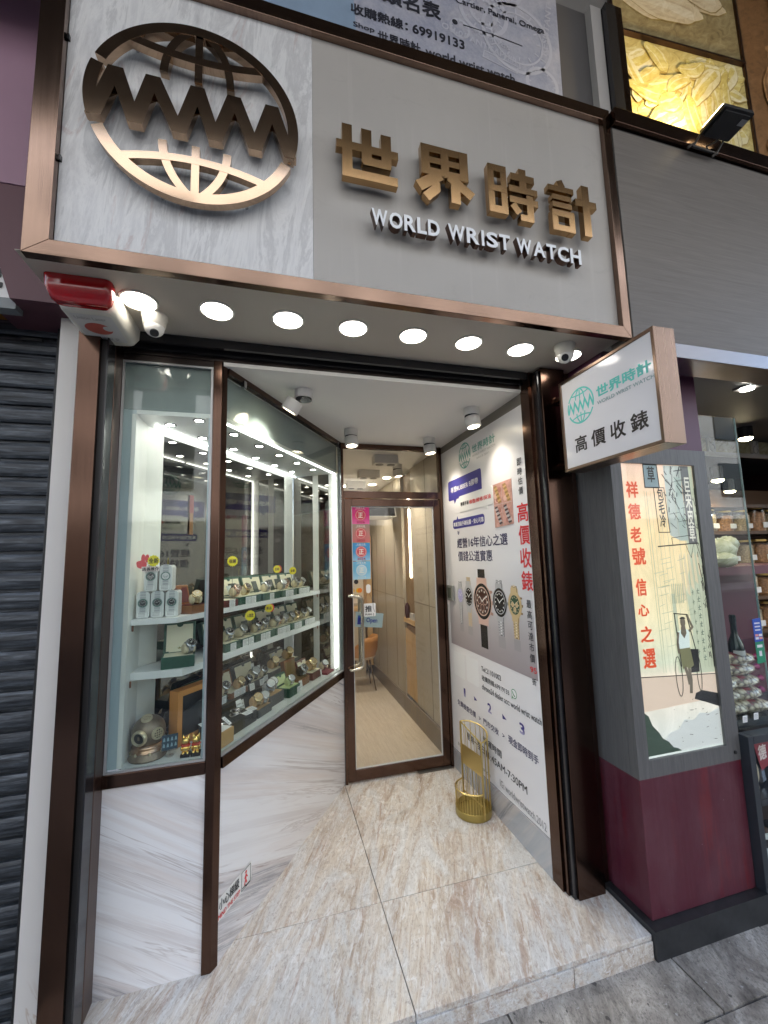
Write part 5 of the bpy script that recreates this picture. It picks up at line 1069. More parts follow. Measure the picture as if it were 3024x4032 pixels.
for i, (x0, x1, z0, z1) in enumerate(((.252, .280, .608, .670), (.612, .662, .619, .680), (.985, 1.036, .629, .691))):
    m = MB(); text(m, str(i + 1), PW, x0, z0, x1, z1, .001, .05); m.build('step_number', NG[i], po)
for q in ([(.417, .661), (.464, .643), (.42, .632)], [(.797, .671), (.846, .65), (.80, .641)]): MB().flat(q, .001, 0, PW).build('arrow', NAVY, po)
for q in (('免費檢查估價', PW, .132, .512, .432, .555), ('>', PW, .478, .521, .502, .545), ('門市交收', PW, .542, .514, .740, .556), ('>', PW, .785, .527, .81, .551), ('現金即時到手', PW, .853, .520, 1.152, .570)): line(po, 'step_lettering', DNP, *q, .001, .03)
for q in (('營運時間', PW, .523, .385, .760, .432), ('星期一至日', PW, .270, .310, .534, .360), ('11:45AM-7:30PM', PW, .556, .308, 1.024, .352)): line(po, 'hours_lettering', BLKP, *q, .001, .018)
for q in (('FB: worldwristwatch', PW, .105, .196, .600, .222), ('IG: worldwristwatch.2012', PW, .722, .206, 1.184, .248)): line(po, 'social_lettering', M('mid grey print', (.28, .28, .28), .4), *q, .001, .012)
th = T('control_box', 'small grey square control box on the poster wall beside the door', 'control box', (2.13, 1.08, 1.375))
m = MB(); m.prism(rrect(.066, 1.314, .170, 1.436, .004), .0045, .022, 0, PW); m.build('case', M('grey metal box', (.32, .33, .31), .35, .5), th, bev=.002)
m = MB(); m.prism([(.08, 1.335), (.14, 1.335), (.14, 1.415), (.08, 1.415)], .0222, .0235, 0, PW); m.build('screen', M('dark green screen', (.06, .075, .055), .3), th)
# ---------------------------------------------------------------- umbrella stand
us = T('umbrella_stand', 'gold wire umbrella stand with round tray beside the poster wall', 'umbrella stand', (2.006, .618, 0))
GD = M('satin gold', (.60, .47, .19), .32, 1); GD2 = M('satin gold tray', (.42, .33, .11), .4, .9); c = Vector((2.006, .618, 0)); r = .112
m = MB(); m.lathe([(0, .0008), (r + .004, .0008), (r + .005, .004), (r + .005, .044), (r + .002, .046), (r + .001, .044), (r + .001, .012), (0, .012)], c, n=48); m.build('tray', GD2, us, True)
A = c + Vector((-.016, .111, 0)); B = c + Vector((.019, -.111, 0)); aA = math.atan2(.111, -.016); aB = math.atan2(-.111, .019)
def onc(a, z): return c + Vector((r * math.cos(a), r * math.sin(a), z))
topz = lambda a: .500 + .030 * math.sin(a - .1)
N = 20; tall = [aA + (aB - aA) * k / N for k in range(N + 1)]; low = [aA + (aB + 2 * math.pi - aA) * k / N for k in range(N + 1)]
m = MB(); m.tube([onc(a, topz(a)) for a in tall], .0055, 8, 0, True); m.build('top_hoop', GD, us, True)
m = MB(); m.tube([onc(a, .160) for a in low], .005, 8); m.build('low_hoop', GD, us, True)
for p, a in ((A, aA), (B, aB)):
    m = MB(); m.box(p.x - .005, p.x + .005, p.y - .005, p.y + .005, .0125, topz(a)); m.build('upright', GD, us)
m = MB()
for a in tall[2:-1:2]: m.cyl(onc(a, .0125), onc(a, topz(a)), .0025, 6)
for a in low[1:-1]: m.cyl(onc(a, .0125), onc(a, .160), .0025, 6)
for k in range(1, 6):
    p = A.lerp(B, k / 6); m.cyl((p.x, p.y, .05), (p.x, p.y, .262), .002, 6); m.cyl((p.x, p.y, .388), (p.x, p.y, topz(aA) + (topz(aB) - topz(aA)) * k / 6), .002, 6)
m.build('wire', GD, us)
d = (B - A).normalized(); nrm = Vector((-d.y, d.x, 0))
m = MB(); m.box(0, (B - A).length, -.0015, .0015, .262, .388, 0, lambda x, y, z: A + d * x + nrm * y + Vector((0, 0, z))); m.build('plate', GD, us)
m = MB(); m.cyl(A + Vector((0, 0, .085)), B + Vector((0, 0, .085)), .004, 8); m.build('cross_bar', GD, us)
# ---------------------------------------------------------------- projecting blade sign
bl = T('projecting_sign', 'square white projecting sign with teal globe logo in a bronze frame', 'sign', (2.27, -.5, 2.33)); BF = FR((2.21, 0, 0), (0, -1, 0), (0, 0, 1), (-1, 0, 0))
s0, s1, b0, b1 = .236, .800, 2.090, 2.574
m = MB(); m.strip([(s0 + .0075, b0 + .0075), (s1 - .0075, b0 + .0075), (s1 - .0075, b1 - .0075), (s0 + .0075, b1 - .0075)], .015, -.110, 0, 0, BF, True); m.build('frame', bronze_mat('sign bronze', (.26, .18, .135), .28, (160, 1.5, 1.5)), bl, bev=.0015)
m = MB(); m.box(s0 + .0155, s1 - .0155, b0 + .0155, b1 - .0155, -.104, -.006, 0, BF); m.build('face', M('white acrylic sign face', (.86, .825, .83), .12), bl)
BF2 = lambda a, b, c: BF(a, b, c - .006)
m = MB(); logo(m, .374, 2.404, .092, BF2, .0006, .98); text(m, '世界時計', BF2, .481, 2.396, .772, 2.452, .001, .06); m.build('teal_print', TEAL, bl)
m = MB(); text(m, 'WORLD WRIST WATCH', BF2, .481, 2.364, .782, 2.381, .001, .035); m.build('grey_print', M('teal grey print', (.30, .40, .40), .4), bl)
m = MB(); text(m, '高 價 收 錶', BF2, .318, 2.172, .735, 2.253, .001, .035); m.build('black_print', M('charcoal print', (.045, .035, .03), .4), bl)
for z in (2.145, 2.515):
    m = MB(); m.cyl((2.265, -.1535, z), (2.265, -s0, z), .014, 14); m.cyl((2.265, -.1532, z), (2.265, -.164, z), .026, 16); m.build('arm', BR, bl)
# ---------------------------------------------------------------- left neighbour
lf = T('neighbour_fascia', 'mauve and maroon painted fascia of the shuttered shop to the left', 'fascia', (-1, -.2, 2.72))
m = MB(); m.box(-4, -.091, -.205, -.05, 3.207, 4.69); m.build('mauve_panel', M('mauve panel', (.34, .20, .27), .5, var=.05, vs_=2), lf)
m = MB(); m.prism([(-4, 2.90), (-.318, 2.90), (-.262, 2.722), (-.091, 2.722), (-.091, 3.2065), (-4, 3.2065)], -.05, 0, 0, FAC(-.2)); m.build('maroon_panel', M('maroon panel', (.105, .042, .055), .5), lf)
m = MB(); m.box(-.36, -.091, -.1495, .06, 2.723, 2.74); m.build('soffit', M('maroon panel', (.105, .042, .055)), lf)
ws = T('white_sign', 'corner of a white sign with black brush lettering at the far left', 'sign', (-.6, -.16, 2.81)); wf = FAC(-.16)
m = MB(); m.prism([(-2.2, 2.745), (-.272, 2.745), (-.322, 2.8995), (-2.2, 2.8995)], -.01, 0, 0, wf); m.build('board', M('white sign board', (.74, .74, .74), .5), ws)
m = MB(); text(m, '號', wf, -.435, 2.778, -.308, 2.890, .002, .04); m.build('lettering', BLKP, ws)
m = MB(); m.box(-4, -.262, -.16, -.11, 2.7005, 2.7445); tag(m.build('grey_rail', M('grey rail', (.20, .22, .23), .5)), 'grey rail under the white sign at the far left', 'rail')
m = MB(); m.box(-4, -.20, .075, .10, 2.745, 2.95); tag(m.build('ochre_board', M('ochre board', (.40, .23, .035), .5)), 'ochre yellow board above the roller shutter at the far left', 'board')
sh = T('roller_shutter', 'grimy dark steel roller shutter pulled down at the far left', 'shutter', (-1.5, .06, 0)); SH = shutter_mat()
m = MB(); pr = []
for k in range(36):
    z = -.094 + .0795 * k
    pr += [(.066, z), (.066, z + .008), (.050, z + .010), (.044, z + .022), (.041, z + .042), (.044, z + .062), (.050, z + .074), (.066, z + .0765)]
n = len(pr); m.add([(x, y, z) for x in (-3.6, -.19) for y, z in pr], [(i, i + 1, n + i + 1, n + i) for i in range(n - 1)], 0); m.build('curtain', SH, sh)
m = MB(); m.box(-3.6, -.19, .03, .06, 2.12, 2.126); m.build('locking_bar', STEEL, sh) if False else None
m = MB(); m.prism([(-.34, 2.670), (-.262, 2.670), (-.262, 2.683), (-.34, 2.683)], -.012, .012, 0, FAC(.045)); m.build('hand_slot', BK, sh)
def column_mat():
    m, t, b = _new('stained cream column stone')
    f = noise(t, coords(t, (9, 9, 2.2), (0, R(25), 0)), 1.6, 6, .6, 1.6)
    tc = t.nodes.new('ShaderNodeTexCoord'); sp = t.nodes.new('ShaderNodeSeparateXYZ'); t.links.new(tc.outputs['Object'], sp.inputs[0])
    g = ramp(t, sp.outputs[2], [(.0, (1, 1, 1)), (.22, (0, 0, 0))])
    k = mixc(t, 1.0, ramp(t, f, [(.50, (0, 0, 0)), (.54, (1, 1, 1)), (.60, (.0,) * 3)]), g, 'MULTIPLY')
    t.links.new(mixc(t, k, (.63, .605, .575), (.34, .20, .09)), b.inputs['Base Color']); b.inputs['Roughness'].default_value = .5; return m
m = MB(); m.box(-.136, -.0445, -.095, .08, ZG - .02, 2.7225); m.box(-.19, -.1365, -.0, .08, ZG - .02, 2.7225, 1); tag(m.build('column', [column_mat(), BK], None, bev=.003), 'narrow cream stone column between the shutter and the bronze portal', 'column')
# ---------------------------------------------------------------- poster above the signboard
up_ = T('upper_poster', 'faded blue grey poster of watch parts with black writing above the signboard', 'poster', (1.0, -.45, 4.3)); UF = FAC(-.45)
m, t, b = _new('faded blue poster print')
v = coords(t); f = noise(t, v, 4.5, 5, .6, 1.2); c0 = ramp(t, f, [(.3, (.22, .25, .36)), (.5, (.34, .36, .45)), (.7, (.46, .46, .52))]); f2 = noise(t, v, 40, 5, .8)
c0 = mixc(t, .35, c0, ramp(t, f2, [(.35, (.25, .26, .34)), (.65, (.5, .5, .55))])); t.links.new(c0, b.inputs['Base Color']); b.inputs['Roughness'].default_value = .5; PB = m
m = MB(); m.prism([(-1.5, 3.93), (2.200, 3.93), (2.212, 4.68), (-1.5, 4.68)], -.012, 0, 0, UF); m.build('sheet', PB, up_)
m = MB(); m.flat([(.2, 3.94), (1.10, 3.94), (1.06, 4.68), (.2, 4.68)], .0006, 0, UF); m.build('blue_block', M('pale blue block print', (.24, .33, .45), .5, var=.08, vs_=6), up_)
LB = M('pale line print', (.46, .47, .54), .5)
m = MB()
for cx, cz, r_, w in ((1.76, 4.42, .13, .022), (1.76, 4.42, .075, .016), (1.95, 4.33, .20, .018), (1.95, 4.33, .15, .01), (2.08, 4.10, .09, .02), (1.62, 4.27, .05, .012), (1.9, 4.6, .08, .02)):
    m.strip(circ(cx, cz, r_, n=40), w, .0006, .001, 0, UF, True)
    for k in range(12): m.bar((cx + r_ * .75 * math.cos(k * math.pi / 6), cz + r_ * .75 * math.sin(k * math.pi / 6)), (cx + r_ * .92 * math.cos(k * math.pi / 6), cz + r_ * .92 * math.sin(k * math.pi / 6)), .008, .0007, .0011, 0, UF)
RFm = lambda ang, ox, oz: (lambda a, b, c=0: UF(ox + a * math.cos(R(ang)) - b * math.sin(R(ang)), oz + a * math.sin(R(ang)) + b * math.cos(R(ang)), c))
text(m, 'OU-01 ANTISAPHIR', RFm(-10, 1.52, 4.24), 0, 0, .42, .035, .0013, .03); text(m, 'RESISTANT', RFm(80, 2.12, 4.28), 0, 0, .34, .035, .0013, .03); text(m, 'XOM 705', RFm(-10, 1.68, 4.275), 0, 0, .22, .022, .0013, .03)
m.strip([RFm(0, 0, 0)(0, 0)[:2]] if False else [(1.74, 4.15), (1.93, 4.115), (1.94, 4.155), (1.75, 4.19)], .006, .0007, .0012, 0, UF, True)
m.build('pale_drawing', LB, up_)
DP = M('black blue print', (.02, .022, .035), .5)
for st_, q, bo in (('類名表', (1.222, 4.272, 1.520, 4.370), .05), ('收購熱線：', (1.070, 4.150, 1.345, 4.208), .05), ('69919133', (1.368, 4.152, 1.640, 4.204), .045), ('世界時計', (1.195, 4.045, 1.405, 4.105), .045), ('world wrist watch', (1.43, 4.047, 1.915, 4.100), .04), ('Cartier, Panerai, Omega', (1.605, 4.405, 2.118, 4.452), .035), ('Shop', (1.08, 4.075, 1.18, 4.11), .03)): line(up_, 'lettering', DP, st_, UF, *q, .0018, bo)
MB().flat(circ(1.594, 4.297, .015), .0018, 0, UF).build('dot', DP, up_); MB().strip(quad([(1.64, 4.297), (1.80, 4.305), (1.975, 4.292)]), .005, .0012, .0017, 0, UF).build('pen_line', DP, up_)
m = MB(); m.box(2.225, 2.42, -.43, -.419, 3.93, 4.69); m.build('grey_board', M('dark taupe board', (.085, .08, .08), .6), up_)
m = MB(); m.box(2.42, 2.49, -.47, -.419, 3.93, 4.69); m.build('pale_strip', M('pale strip', (.42, .40, .38), .6), up_)
# ---------------------------------------------------------------- right neighbour: fascia with food photographs
rf = T('wood_fascia', 'grey brown wood grain fascia with bronze rails of the shop to the right', 'fascia', (3.3, -.55, 3.2))
m = MB(); m.box(2.395, 6, -.55, -.42, 2.672, 3.815); m.build('wood_panel', GWOODH, rf)
m = MB(); m.box(2.395, 6, -.575, -.42, 2.598, 2.6715); m.build('bottom_rail', M('brushed steel rail', (.22, .22, .235), .25, 1), rf, bev=.002)
m = MB(); m.box(2.395, 6, -.575, -.42, 3.828, 3.912); m.build('top_rail', BRH, rf, bev=.002)
m = MB(); m.box(2.395, 6, -.545, -.42, 3.8151, 3.8279); m.build('shadow_gap', BK, rf)
m = MB(); m.box(2.495, 2.56, -.50, -.42, 3.9125, 4.69); m.build('dark_post', BKG, rf)
m = MB(); m.box(2.56, 2.602, -.50, -.42, 3.9125, 4.69); m.build('bronze_post', BR, rf)
fp = T('food_photo', 'row of large yellow photographs of dried fish maw and mushrooms high on the right', 'photo panel', (3.2, -.45, 4.3)); PFr = FAC(-.45)
def foodmat(n, a, b_, c):
    m, t, b = _new(n); v = coords(t, (1, 1, 2.2), (0, R(35), 0)); f = noise(t, v, 9, 7, .65, 1.5); t.links.new(ramp(t, f, [(.3, a), (.5, b_), (.7, c)]), b.inputs['Base Color']); b.inputs['Roughness'].default_value = .35; return m
FA = foodmat('yellow slice print', (.52, .38, .08), (.68, .56, .18), (.80, .72, .36)); FB = foodmat('cream slice print', (.66, .56, .26), (.78, .70, .42), (.86, .80, .58)); FC = foodmat('amber slice print', (.30, .14, .05), (.50, .26, .10), (.62, .38, .18)); FD = foodmat('shadow print', (.20, .14, .06), (.34, .26, .12), (.46, .38, .20)); FE = foodmat('gold ground print', (.42, .30, .09), (.62, .50, .18), (.74, .66, .34))
FS = foodmat('soft shadow print', (.28, .17, .04), (.42, .30, .09), (.55, .42, .16))
random.seed(21)
def slices(poly, n, mats, ang, L, Wd, inside):
    m = MB(); m.flat(poly, .0005, 3, PFr); k = 0; tr = 0
    xs_ = [p[0] for p in poly]; zs_ = [p[1] for p in poly]
    while k < n and tr < 6000:
        tr += 1
        x = random.uniform(min(xs_), max(xs_)); z = random.uniform(min(zs_), max(zs_)); a = R(random.gauss(ang, 32)); l_ = L * random.uniform(.5, 1.2); w_ = Wd * random.uniform(.6, 1.2); bend_ = random.uniform(-.35, .35); ph = random.uniform(0, 6)
        def shp(f, dx, dz):
            o = []
            for i in range(30):
                th = 2 * math.pi * i / 30; rr_ = 1 + .07 * math.sin(3 * th + ph) + .04 * math.sin(7 * th + 2 * ph); u = l_ * f * math.cos(th) * rr_; v_ = w_ * f * math.sin(th) * rr_ + bend_ * u * u / l_
                o.append((x + dx + u * math.cos(a) - v_ * math.sin(a), z + dz + u * math.sin(a) + v_ * math.cos(a)))
            return o
        pts = shp(1, 0, 0)
        if not all(inside(*p) for p in pts): continue
        b0 = .0008 + k * .00022; main = random.choice((0, 0, 1))
        m.flat(shp(1.0, .004, -.006), b0, 4, PFr) if inside(*shp(1.0, .004, -.006)[20]) else None
        m.flat(pts, b0 + .00004, main, PFr)
        for q, (v0, mi) in enumerate(((-.74, 1), (.74, 3), (-.46, main), (.48, main), (-.16, 2), (.20, 1 - main), (.02, 2))):
            v0 += random.uniform(-.05, .05); e0 = math.sqrt(max(.05, 1 - v0 * v0)) * .84; P_ = []
            for i in range(9):
                u = l_ * e0 * (i / 4 - 1) * random.uniform(.94, 1.0); v_ = w_ * v0 * (1 - .25 * (i / 4 - 1) ** 2) + bend_ * u * u / l_ + w_ * .05 * math.sin(i * 1.3 + q * 2)
                P_.append((x + u * math.cos(a) - v_ * math.sin(a), z + u * math.sin(a) + v_ * math.cos(a)))
            m.strip(P_, w_ * random.uniform(.24, .34), b0 + .00005, b0 + .00007 + .00002 * q, mi, PFr)
        k += 1
    return m
lim = lambda x, z: z - (4.60 + (x - 2.61) * .11)
slices([(2.606, 3.96), (3.60, 3.96), (3.60, 4.709), (2.606, 4.60)], 60, 0, 60, .17, .06, lambda x, z: 2.606 < x < 3.60 and 3.955 < z and lim(x, z) < -.004).build('yellow_photo', [FA, FB, FA, FE, FS], fp)
slices([(2.606, 4.612), (3.60, 4.721), (3.60, 5.6), (2.606, 5.6)], 16, 0, 30, .30, .13, lambda x, z: 2.606 < x < 3.60 and z < 5.6 and lim(x, z) > .014).build('cream_photo', [foodmat('mushroom print', (.64, .51, .31), (.76, .63, .41), (.82, .71, .50)), foodmat('mushroom tan print', (.58, .44, .25), (.70, .56, .35), (.78, .66, .45)), foodmat('mushroom light print', (.72, .60, .40), (.82, .71, .50), (.88, .79, .60)), FD, FS], fp)
slices([(3.62, 3.96), (5.2, 3.96), (5.2, 5.6), (3.62, 5.6)], 50, 0, 70, .2, .08, lambda x, z: 3.62 < x < 5.2 and 3.96 < z < 5.6).build('amber_photo', [FC, FC, FC, foodmat('amber ground print', (.16, .08, .03), (.26, .13, .05), (.34, .18, .08)), foodmat('amber shadow print', (.12, .05, .02), (.2, .09, .03), (.28, .13, .05))], fp)
m = MB(); m.box(2.603, 5.6, -.449, -.42, 3.913, 5.7); m.build('backing', BRD, fp)
m = MB(); m.box(3.602, 3.618, -.462, -.4495, 3.95, 5.6); m.bar((2.604, 4.606), (3.60, 4.715), .012, .0005, .024, 0, PFr); m.build('divider', BRD, fp)
fl = T('flood_light', 'black floodlight on a bracket over the wood fascia shining up at the photographs', 'floodlight', (2.85, -.6, 3.85))
hd = FR((3.012, -.672, 3.872), Vector((.995, -.02, .04)).normalized(), Vector((.03, .99, -.10)).normalized(), Vector((-.04, .10, .99)).normalized())
m = MB(); m.prism(rrect(-.100, -.066, .100, .066, .008, 3), -.004, .016, 0, hd); m.prism(rrect(-.085, -.055, .085, .062, .006, 3), -.014, -.004, 0, hd)
m.build('housing', M('black cast housing', (.012, .012, .013), .5), fl)
m = MB(); m.box(.045, .085, -.040, -.012, -.0165, -.0145, 0, hd); m.build('rating_plate', M('grey plate', (.25, .26, .27), .4), fl)
m = MB(); m.prism(rrect(-.088, -.054, .088, .054, .006, 3), .0165, .034, 0, hd); m.build('lamp', M('flood lamp glow', (1, 1, 1), .5, emit=2.5, ec=(1, .80, .46)), fl)
m = MB()
for x in (2.912, 3.075): m.tube([hd(x - 3.012, -.02, .0), hd(x - 3.012, .066, -.004), (x - .022, -.583, 3.806)], .0055, 8)
m.tube([(2.88, -.583, 3.806), (3.06, -.583, 3.806)], .0065, 8); m.tube([hd(.02, .05, -.01), (3.02, -.60, 3.845), (2.985, -.585, 3.83), (2.99, -.583, 3.81)], .0045, 8); m.tube([(2.86, -.5752, 3.80), (2.885, -.590, 3.815)], .007, 6); m.tube([(3.03, -.5752, 3.79), (3.045, -.590, 3.80)], .007, 6)
m.build('bracket', M('dark steel bracket', (.05, .045, .04), .4, .8), fl)
ld = bpy.data.lights.new('flood_beam', 'SPOT'); ld.energy = 5; ld.spot_size = R(170); ld.spot_blend = .6; ld.color = (1, .76, .40); ld.shadow_soft_size = .04
lo = bpy.data.objects.new('flood_beam', ld); col.objects.link(lo); lo.parent = fl; p_ = hd(-.05, 0, .075); lo.location = p_ - fl.location; lo.rotation_euler = Vector((-.45, .05, .9)).to_track_quat('-Z', 'Y').to_euler()
# ---------------------------------------------------------------- pillar with light box
pl = T('pillar', 'square shop pillar, maroon below and grey wood above, right of the entrance', 'pillar', (2.70, -.1, 0))
m = MB(); m.box(2.3815, 3.022, -.357, .4, .0225, .6125); m.build('maroon_base', MARO, pl, bev=.003)
m = MB(); x0, x1, z0, z1 = 2.3805, 3.0225, .613, 2.207; a0, a1, c0, c1 = 2.446, 2.934, .690, 2.124
for nm, b in (('frame', (x0, a0, z0, z1)), ('frame', (a1, x1, z0, z1)), ('frame', (a0, a1, z0, c0)), ('frame', (a0, a1, c1, z1))):
    m = MB(); m.box(b[0], b[1], -.359, -.31, b[2], b[3]); m.build(nm, GWOOD, pl)
m = MB(); m.box(2.3805, 3.0225, -.3095, .4, .613, 2.207); m.build('grey_side', GWOOD, pl)
m = MB(); m.box(2.386, 3.011, -.356, .4, 2.2075, 2.72); m.build('purple_head', PURP, pl)
m = MB(); m.cyl((2.985, -.3592, .652), (2.985, -.365, .652), .008, 14); m.build('bolt', M('dark bolt', (.06, .06, .06), .4, .6), pl)
m = MB(); m.box(2.346, 6, -.402, .45, ZG - .06, .0215); pz = m.build('plinth', M('black granite plinth', (.022, .023, .025), .35, var=.3, vs_=30)); tag(pz, 'black granite plinth under the pillar and the right shop', 'plinth')
lb = T('light_box', 'lit yellow light box picture of an old street with a rickshaw puller on the pillar', 'light box', (2.69, -.33, 1.4)); LF = FAC(-.345)
def E_(n, c, k=.62): return M('backlit ' + n, c, .3, emit=k * .15)
AG = grad_mat('backlit picture ground', 2, [(0, (.62, .68, .66)), (.25, (.76, .66, .53)), (.30, (.58, .62, .48)), (.45, (.76, .68, .44)), (.75, (.82, .64, .36)), (1, (.80, .55, .42))], .69, 2.12, .15, .25, .35)
m = MB(); m.flat([(2.446, .69), (2.934, .69), (2.934, 2.124), (2.446, 2.124)], 0, 0, LF); m.build('picture_ground', AG, lb)
m = MB(); fl_ = lambda P, c, k: m.flat(P, c, k, LF)
fl_([(2.448, .90), (2.932, .92), (2.932, 1.035), (2.448, 1.066)], .0006, 0); fl_([(2.448, .70), (2.665, .70), (2.64, .715), (2.615, .722), (2.59, .75), (2.555, .77), (2.535, .80), (2.50, .835), (2.482, .88), (2.448, .905)], .0010, 1); fl_([(2.60, .70), (2.932, .70), (2.932, .87), (2.86, .85), (2.80, .86), (2.76, .83), (2.70, .84), (2.66, .80), (2.60, .79), (2.57, .765)], .0008, 2)
m.build('street_print', [E_('peach', (.68, .55, .43)), E_('grass', (.05, .085, .06), .3), E_('pale blue', (.56, .60, .58))], lb)
m = MB(); fl_([(2.79, 1.05), (2.932, 1.045), (2.932, 2.122), (2.84, 2.122), (2.86, 1.95), (2.83, 1.82), (2.85, 1.62), (2.80, 1.45), (2.815, 1.25)], .0005, 0); fl_([(2.70, 1.06), (2.735, 1.06), (2.72, 1.45), (2.70, 1.45)], .0005, 0); fl_([(2.735, 1.75), (2.80, 1.72), (2.86, 2.122), (2.735, 2.122)], .00055, 1)
for k in range(5): fl_([(2.78 + .03 * k, 1.42 + .03 * k), (2.80 + .03 * k, 1.40 + .03 * k), (2.79 + .03 * k, 1.66), (2.775 + .03 * k, 1.64)], .0007 + .00003 * k, 2)
m.build('green_wash', [E_('sea green', (.50, .55, .40)), E_('blue grey wash', (.44, .50, .46)), E_('sand wash', (.66, .58, .38))], lb)
m = MB()
for x, w in ((2.600, .003), (2.615, .004), (2.640, .002), (2.668, .003), (2.695, .002), (2.725, .003), (2.750, .002), (2.80, .003), (2.84, .003), (2.87, .003), (2.895, .004), (2.915, .003)): fl_([(x, 1.07), (x + w, 1.07), (x + w - .01, 1.98), (x - .01, 1.98)], .0008 + random.uniform(0, .0002), 0)
random.seed(6)
for k in range(26):
    z = random.uniform(1.1, 1.75); x = random.uniform(2.60, 2.80); L = random.uniform(.02, .08); fl_([(x, z), (x + L, z + .01), (x + L, z + .013), (x, z + .003)], .0011 + k * .00002, 0)
for k in range(7): fl_([(2.70 + .012 * k, 1.40), (2.706 + .012 * k, 1.40), (2.712 + .012 * k, 1.50), (2.706 + .012 * k, 1.50)], .0013, 0)
m.build('facade_lines', E_('sage line', (.42, .46, .33), .45), lb)
m = MB(); fl_([(2.60, 2.0), (2.695, 2.0), (2.69, 2.122), (2.60, 2.122)], .0014, 0); fl_([(2.855, 1.70), (2.915, 1.70), (2.905, 2.122), (2.85, 2.122)], .0016, 2); fl_([(2.80, 1.72), (2.853, 1.72), (2.848, 2.06), (2.80, 2.06)], .0013, 1)
m.build('hanging_boards', [E_('slate', (.24, .33, .36), .4), E_('misty green', (.40, .50, .45), .45), E_('dark grey', (.13, .14, .14), .3)], lb)
m = MB(); m.strip([(2.60, 2.0), (2.695, 2.0), (2.69, 2.122), (2.60, 2.122)], .006, .0015, .0019, 0, LF, True); m.strip([(2.662, 1.765), (2.735, 1.765), (2.725, 2.0), (2.655, 2.0)], .004, .0015, .0019, 0, LF, True)
text(m, '草', LF, 2.622, 2.028, 2.672, 2.112, .0022, .04); text(m, '包\n毛\n冷', LF, 2.675, 1.79, 2.715, 2.0, .0022, .03)
for a, b, w in (((2.645, 1.692), (2.918, 1.706), .006), ((2.74, 1.735), (2.915, 1.752), .003), ((2.742, 1.735), (2.745, 1.70), .003), ((2.932, 1.07), (2.932, 2.0), .005), ((2.448, 1.062), (2.932, 1.036), .004), ((2.905, 1.6), (2.93, 1.45), .004), ((2.90, 1.72), (2.93, 1.62), .003), ((2.83, 1.70), (2.86, 1.63), .002), ((2.86, 1.63), (2.885, 1.70), .002), ((2.80, 2.06), (2.85, 2.0), .003), ((2.78, 1.98), (2.84, 1.80), .002)): m.bar(a, b, w, .0014, .0018, 0, LF)
random.seed(9)
for k in range(46):
    x = random.uniform(2.735, 2.86); z = random.uniform(1.80, 2.11); aa = random.choice((.15, 1.45, 1.2, -.7, 2.2)); LL = random.uniform(.02, .09)
    m.bar((x, z), (min(2.93, x + LL * math.cos(aa)), min(2.12, z + LL * math.sin(aa))), random.choice((.002, .003, .005)), .0014 + k * .00001, .0018 + k * .00001, 0, LF)
for k in range(30): x = random.uniform(2.905, 2.93); z = random.uniform(1.1, 1.95); m.bar((x, z), (x + random.uniform(-.012, .012), z + random.uniform(.01, .05)), .003, .0014 + k * .00002, .0018 + k * .00002, 0, LF)
for k in range(24): x = random.uniform(2.62, 2.93); z = random.uniform(.72, .93); m.bar((x, z), (x + random.uniform(-.012, .02), z + random.uniform(-.004, .004)), .002, .0014 + k * .00002, .0018 + k * .00002, 0, LF)
m.build('ink_lines', M('ink print', (.03, .03, .028), .4), lb)
m = MB(); text(m, '巨\n宋\n皮\n草', LF, 2.863, 1.715, 2.905, 2.06, .0022, .04); m.build('pale_lettering', E_('bone', (.66, .66, .58)), lb)
m = MB()
for k in range(9):
    z = 1.12 + .042 * k; m.bar((2.868, z), (2.888, z + .004), .004, .0014, .0017, 0, LF); m.bar((2.877, z - .012), (2.879, z + .014), .004, .0014, .0018, 0, LF); m.bar((2.870, z - .010), (2.887, z - .012), .004, .0014, .0016, 0, LF)
for k in range(7):
    z = 1.15 + .05 * k; m.bar((2.835, z), (2.85, z + .003), .003, .0014, .0017, 0, LF); m.bar((2.842, z - .012), (2.843, z + .012), .003, .0014, .0018, 0, LF)
m.build('sage_marks', E_('deep sage', (.20, .26, .20), .3), lb)
# rickshaw puller (flat printed figure)
m = MB()
m.flat([(2.702, 1.10), (2.80, 1.10), (2.845, 1.17), (2.80, 1.18), (2.77, 1.05), (2.83, 1.04), (2.84, 1.10), (2.82, 1.19), (2.79, 1.185)], .0018, 0, LF) if False else None
fl_([(2.775, 1.055), (2.83, 1.055), (2.838, 1.165), (2.782, 1.17)], .0018, 0); fl_([(2.79, .955), (2.832, .965), (2.935, .94), (2.935, .875), (2.85, .905), (2.778, .928)], .0017, 0)
for a, b, w in (((2.703, 1.352), (2.716, 1.09), .005), ((2.781, 1.341), (2.822, 1.15), .005), ((2.698, 1.352), (2.79, 1.341), .005)): m.bar(a, b, w, .0030, .0034, 0, LF)
m.strip(circ(2.695, 1.045, .020, .095, 36), .004, .0018, .0022, 0, LF, True); m.strip(circ(2.826, 1.050, .014, .088, 36), .004, .0018, .0022, 0, LF, True)
fl_(circ(2.752, 1.322, .019, .010, 14, 0, 180), .0040, 0)
m.build('rickshaw_print', M('ink print', (.03, .03, .028)), lb)
m = MB(); fl_(circ(2.752, 1.305, .017, .026, 18), .0036, 0); fl_([(2.738, 1.285), (2.765, 1.285), (2.770, 1.25), (2.752, 1.225), (2.733, 1.25)], .0033, 0); m.strip([(2.786, 1.258), (2.812, 1.278), (2.783, 1.338)], .013, .0034, .0038, 0, LF); m.strip([(2.716, 1.258), (2.704, 1.20), (2.708, 1.155)], .013, .0034, .0038, 0, LF)
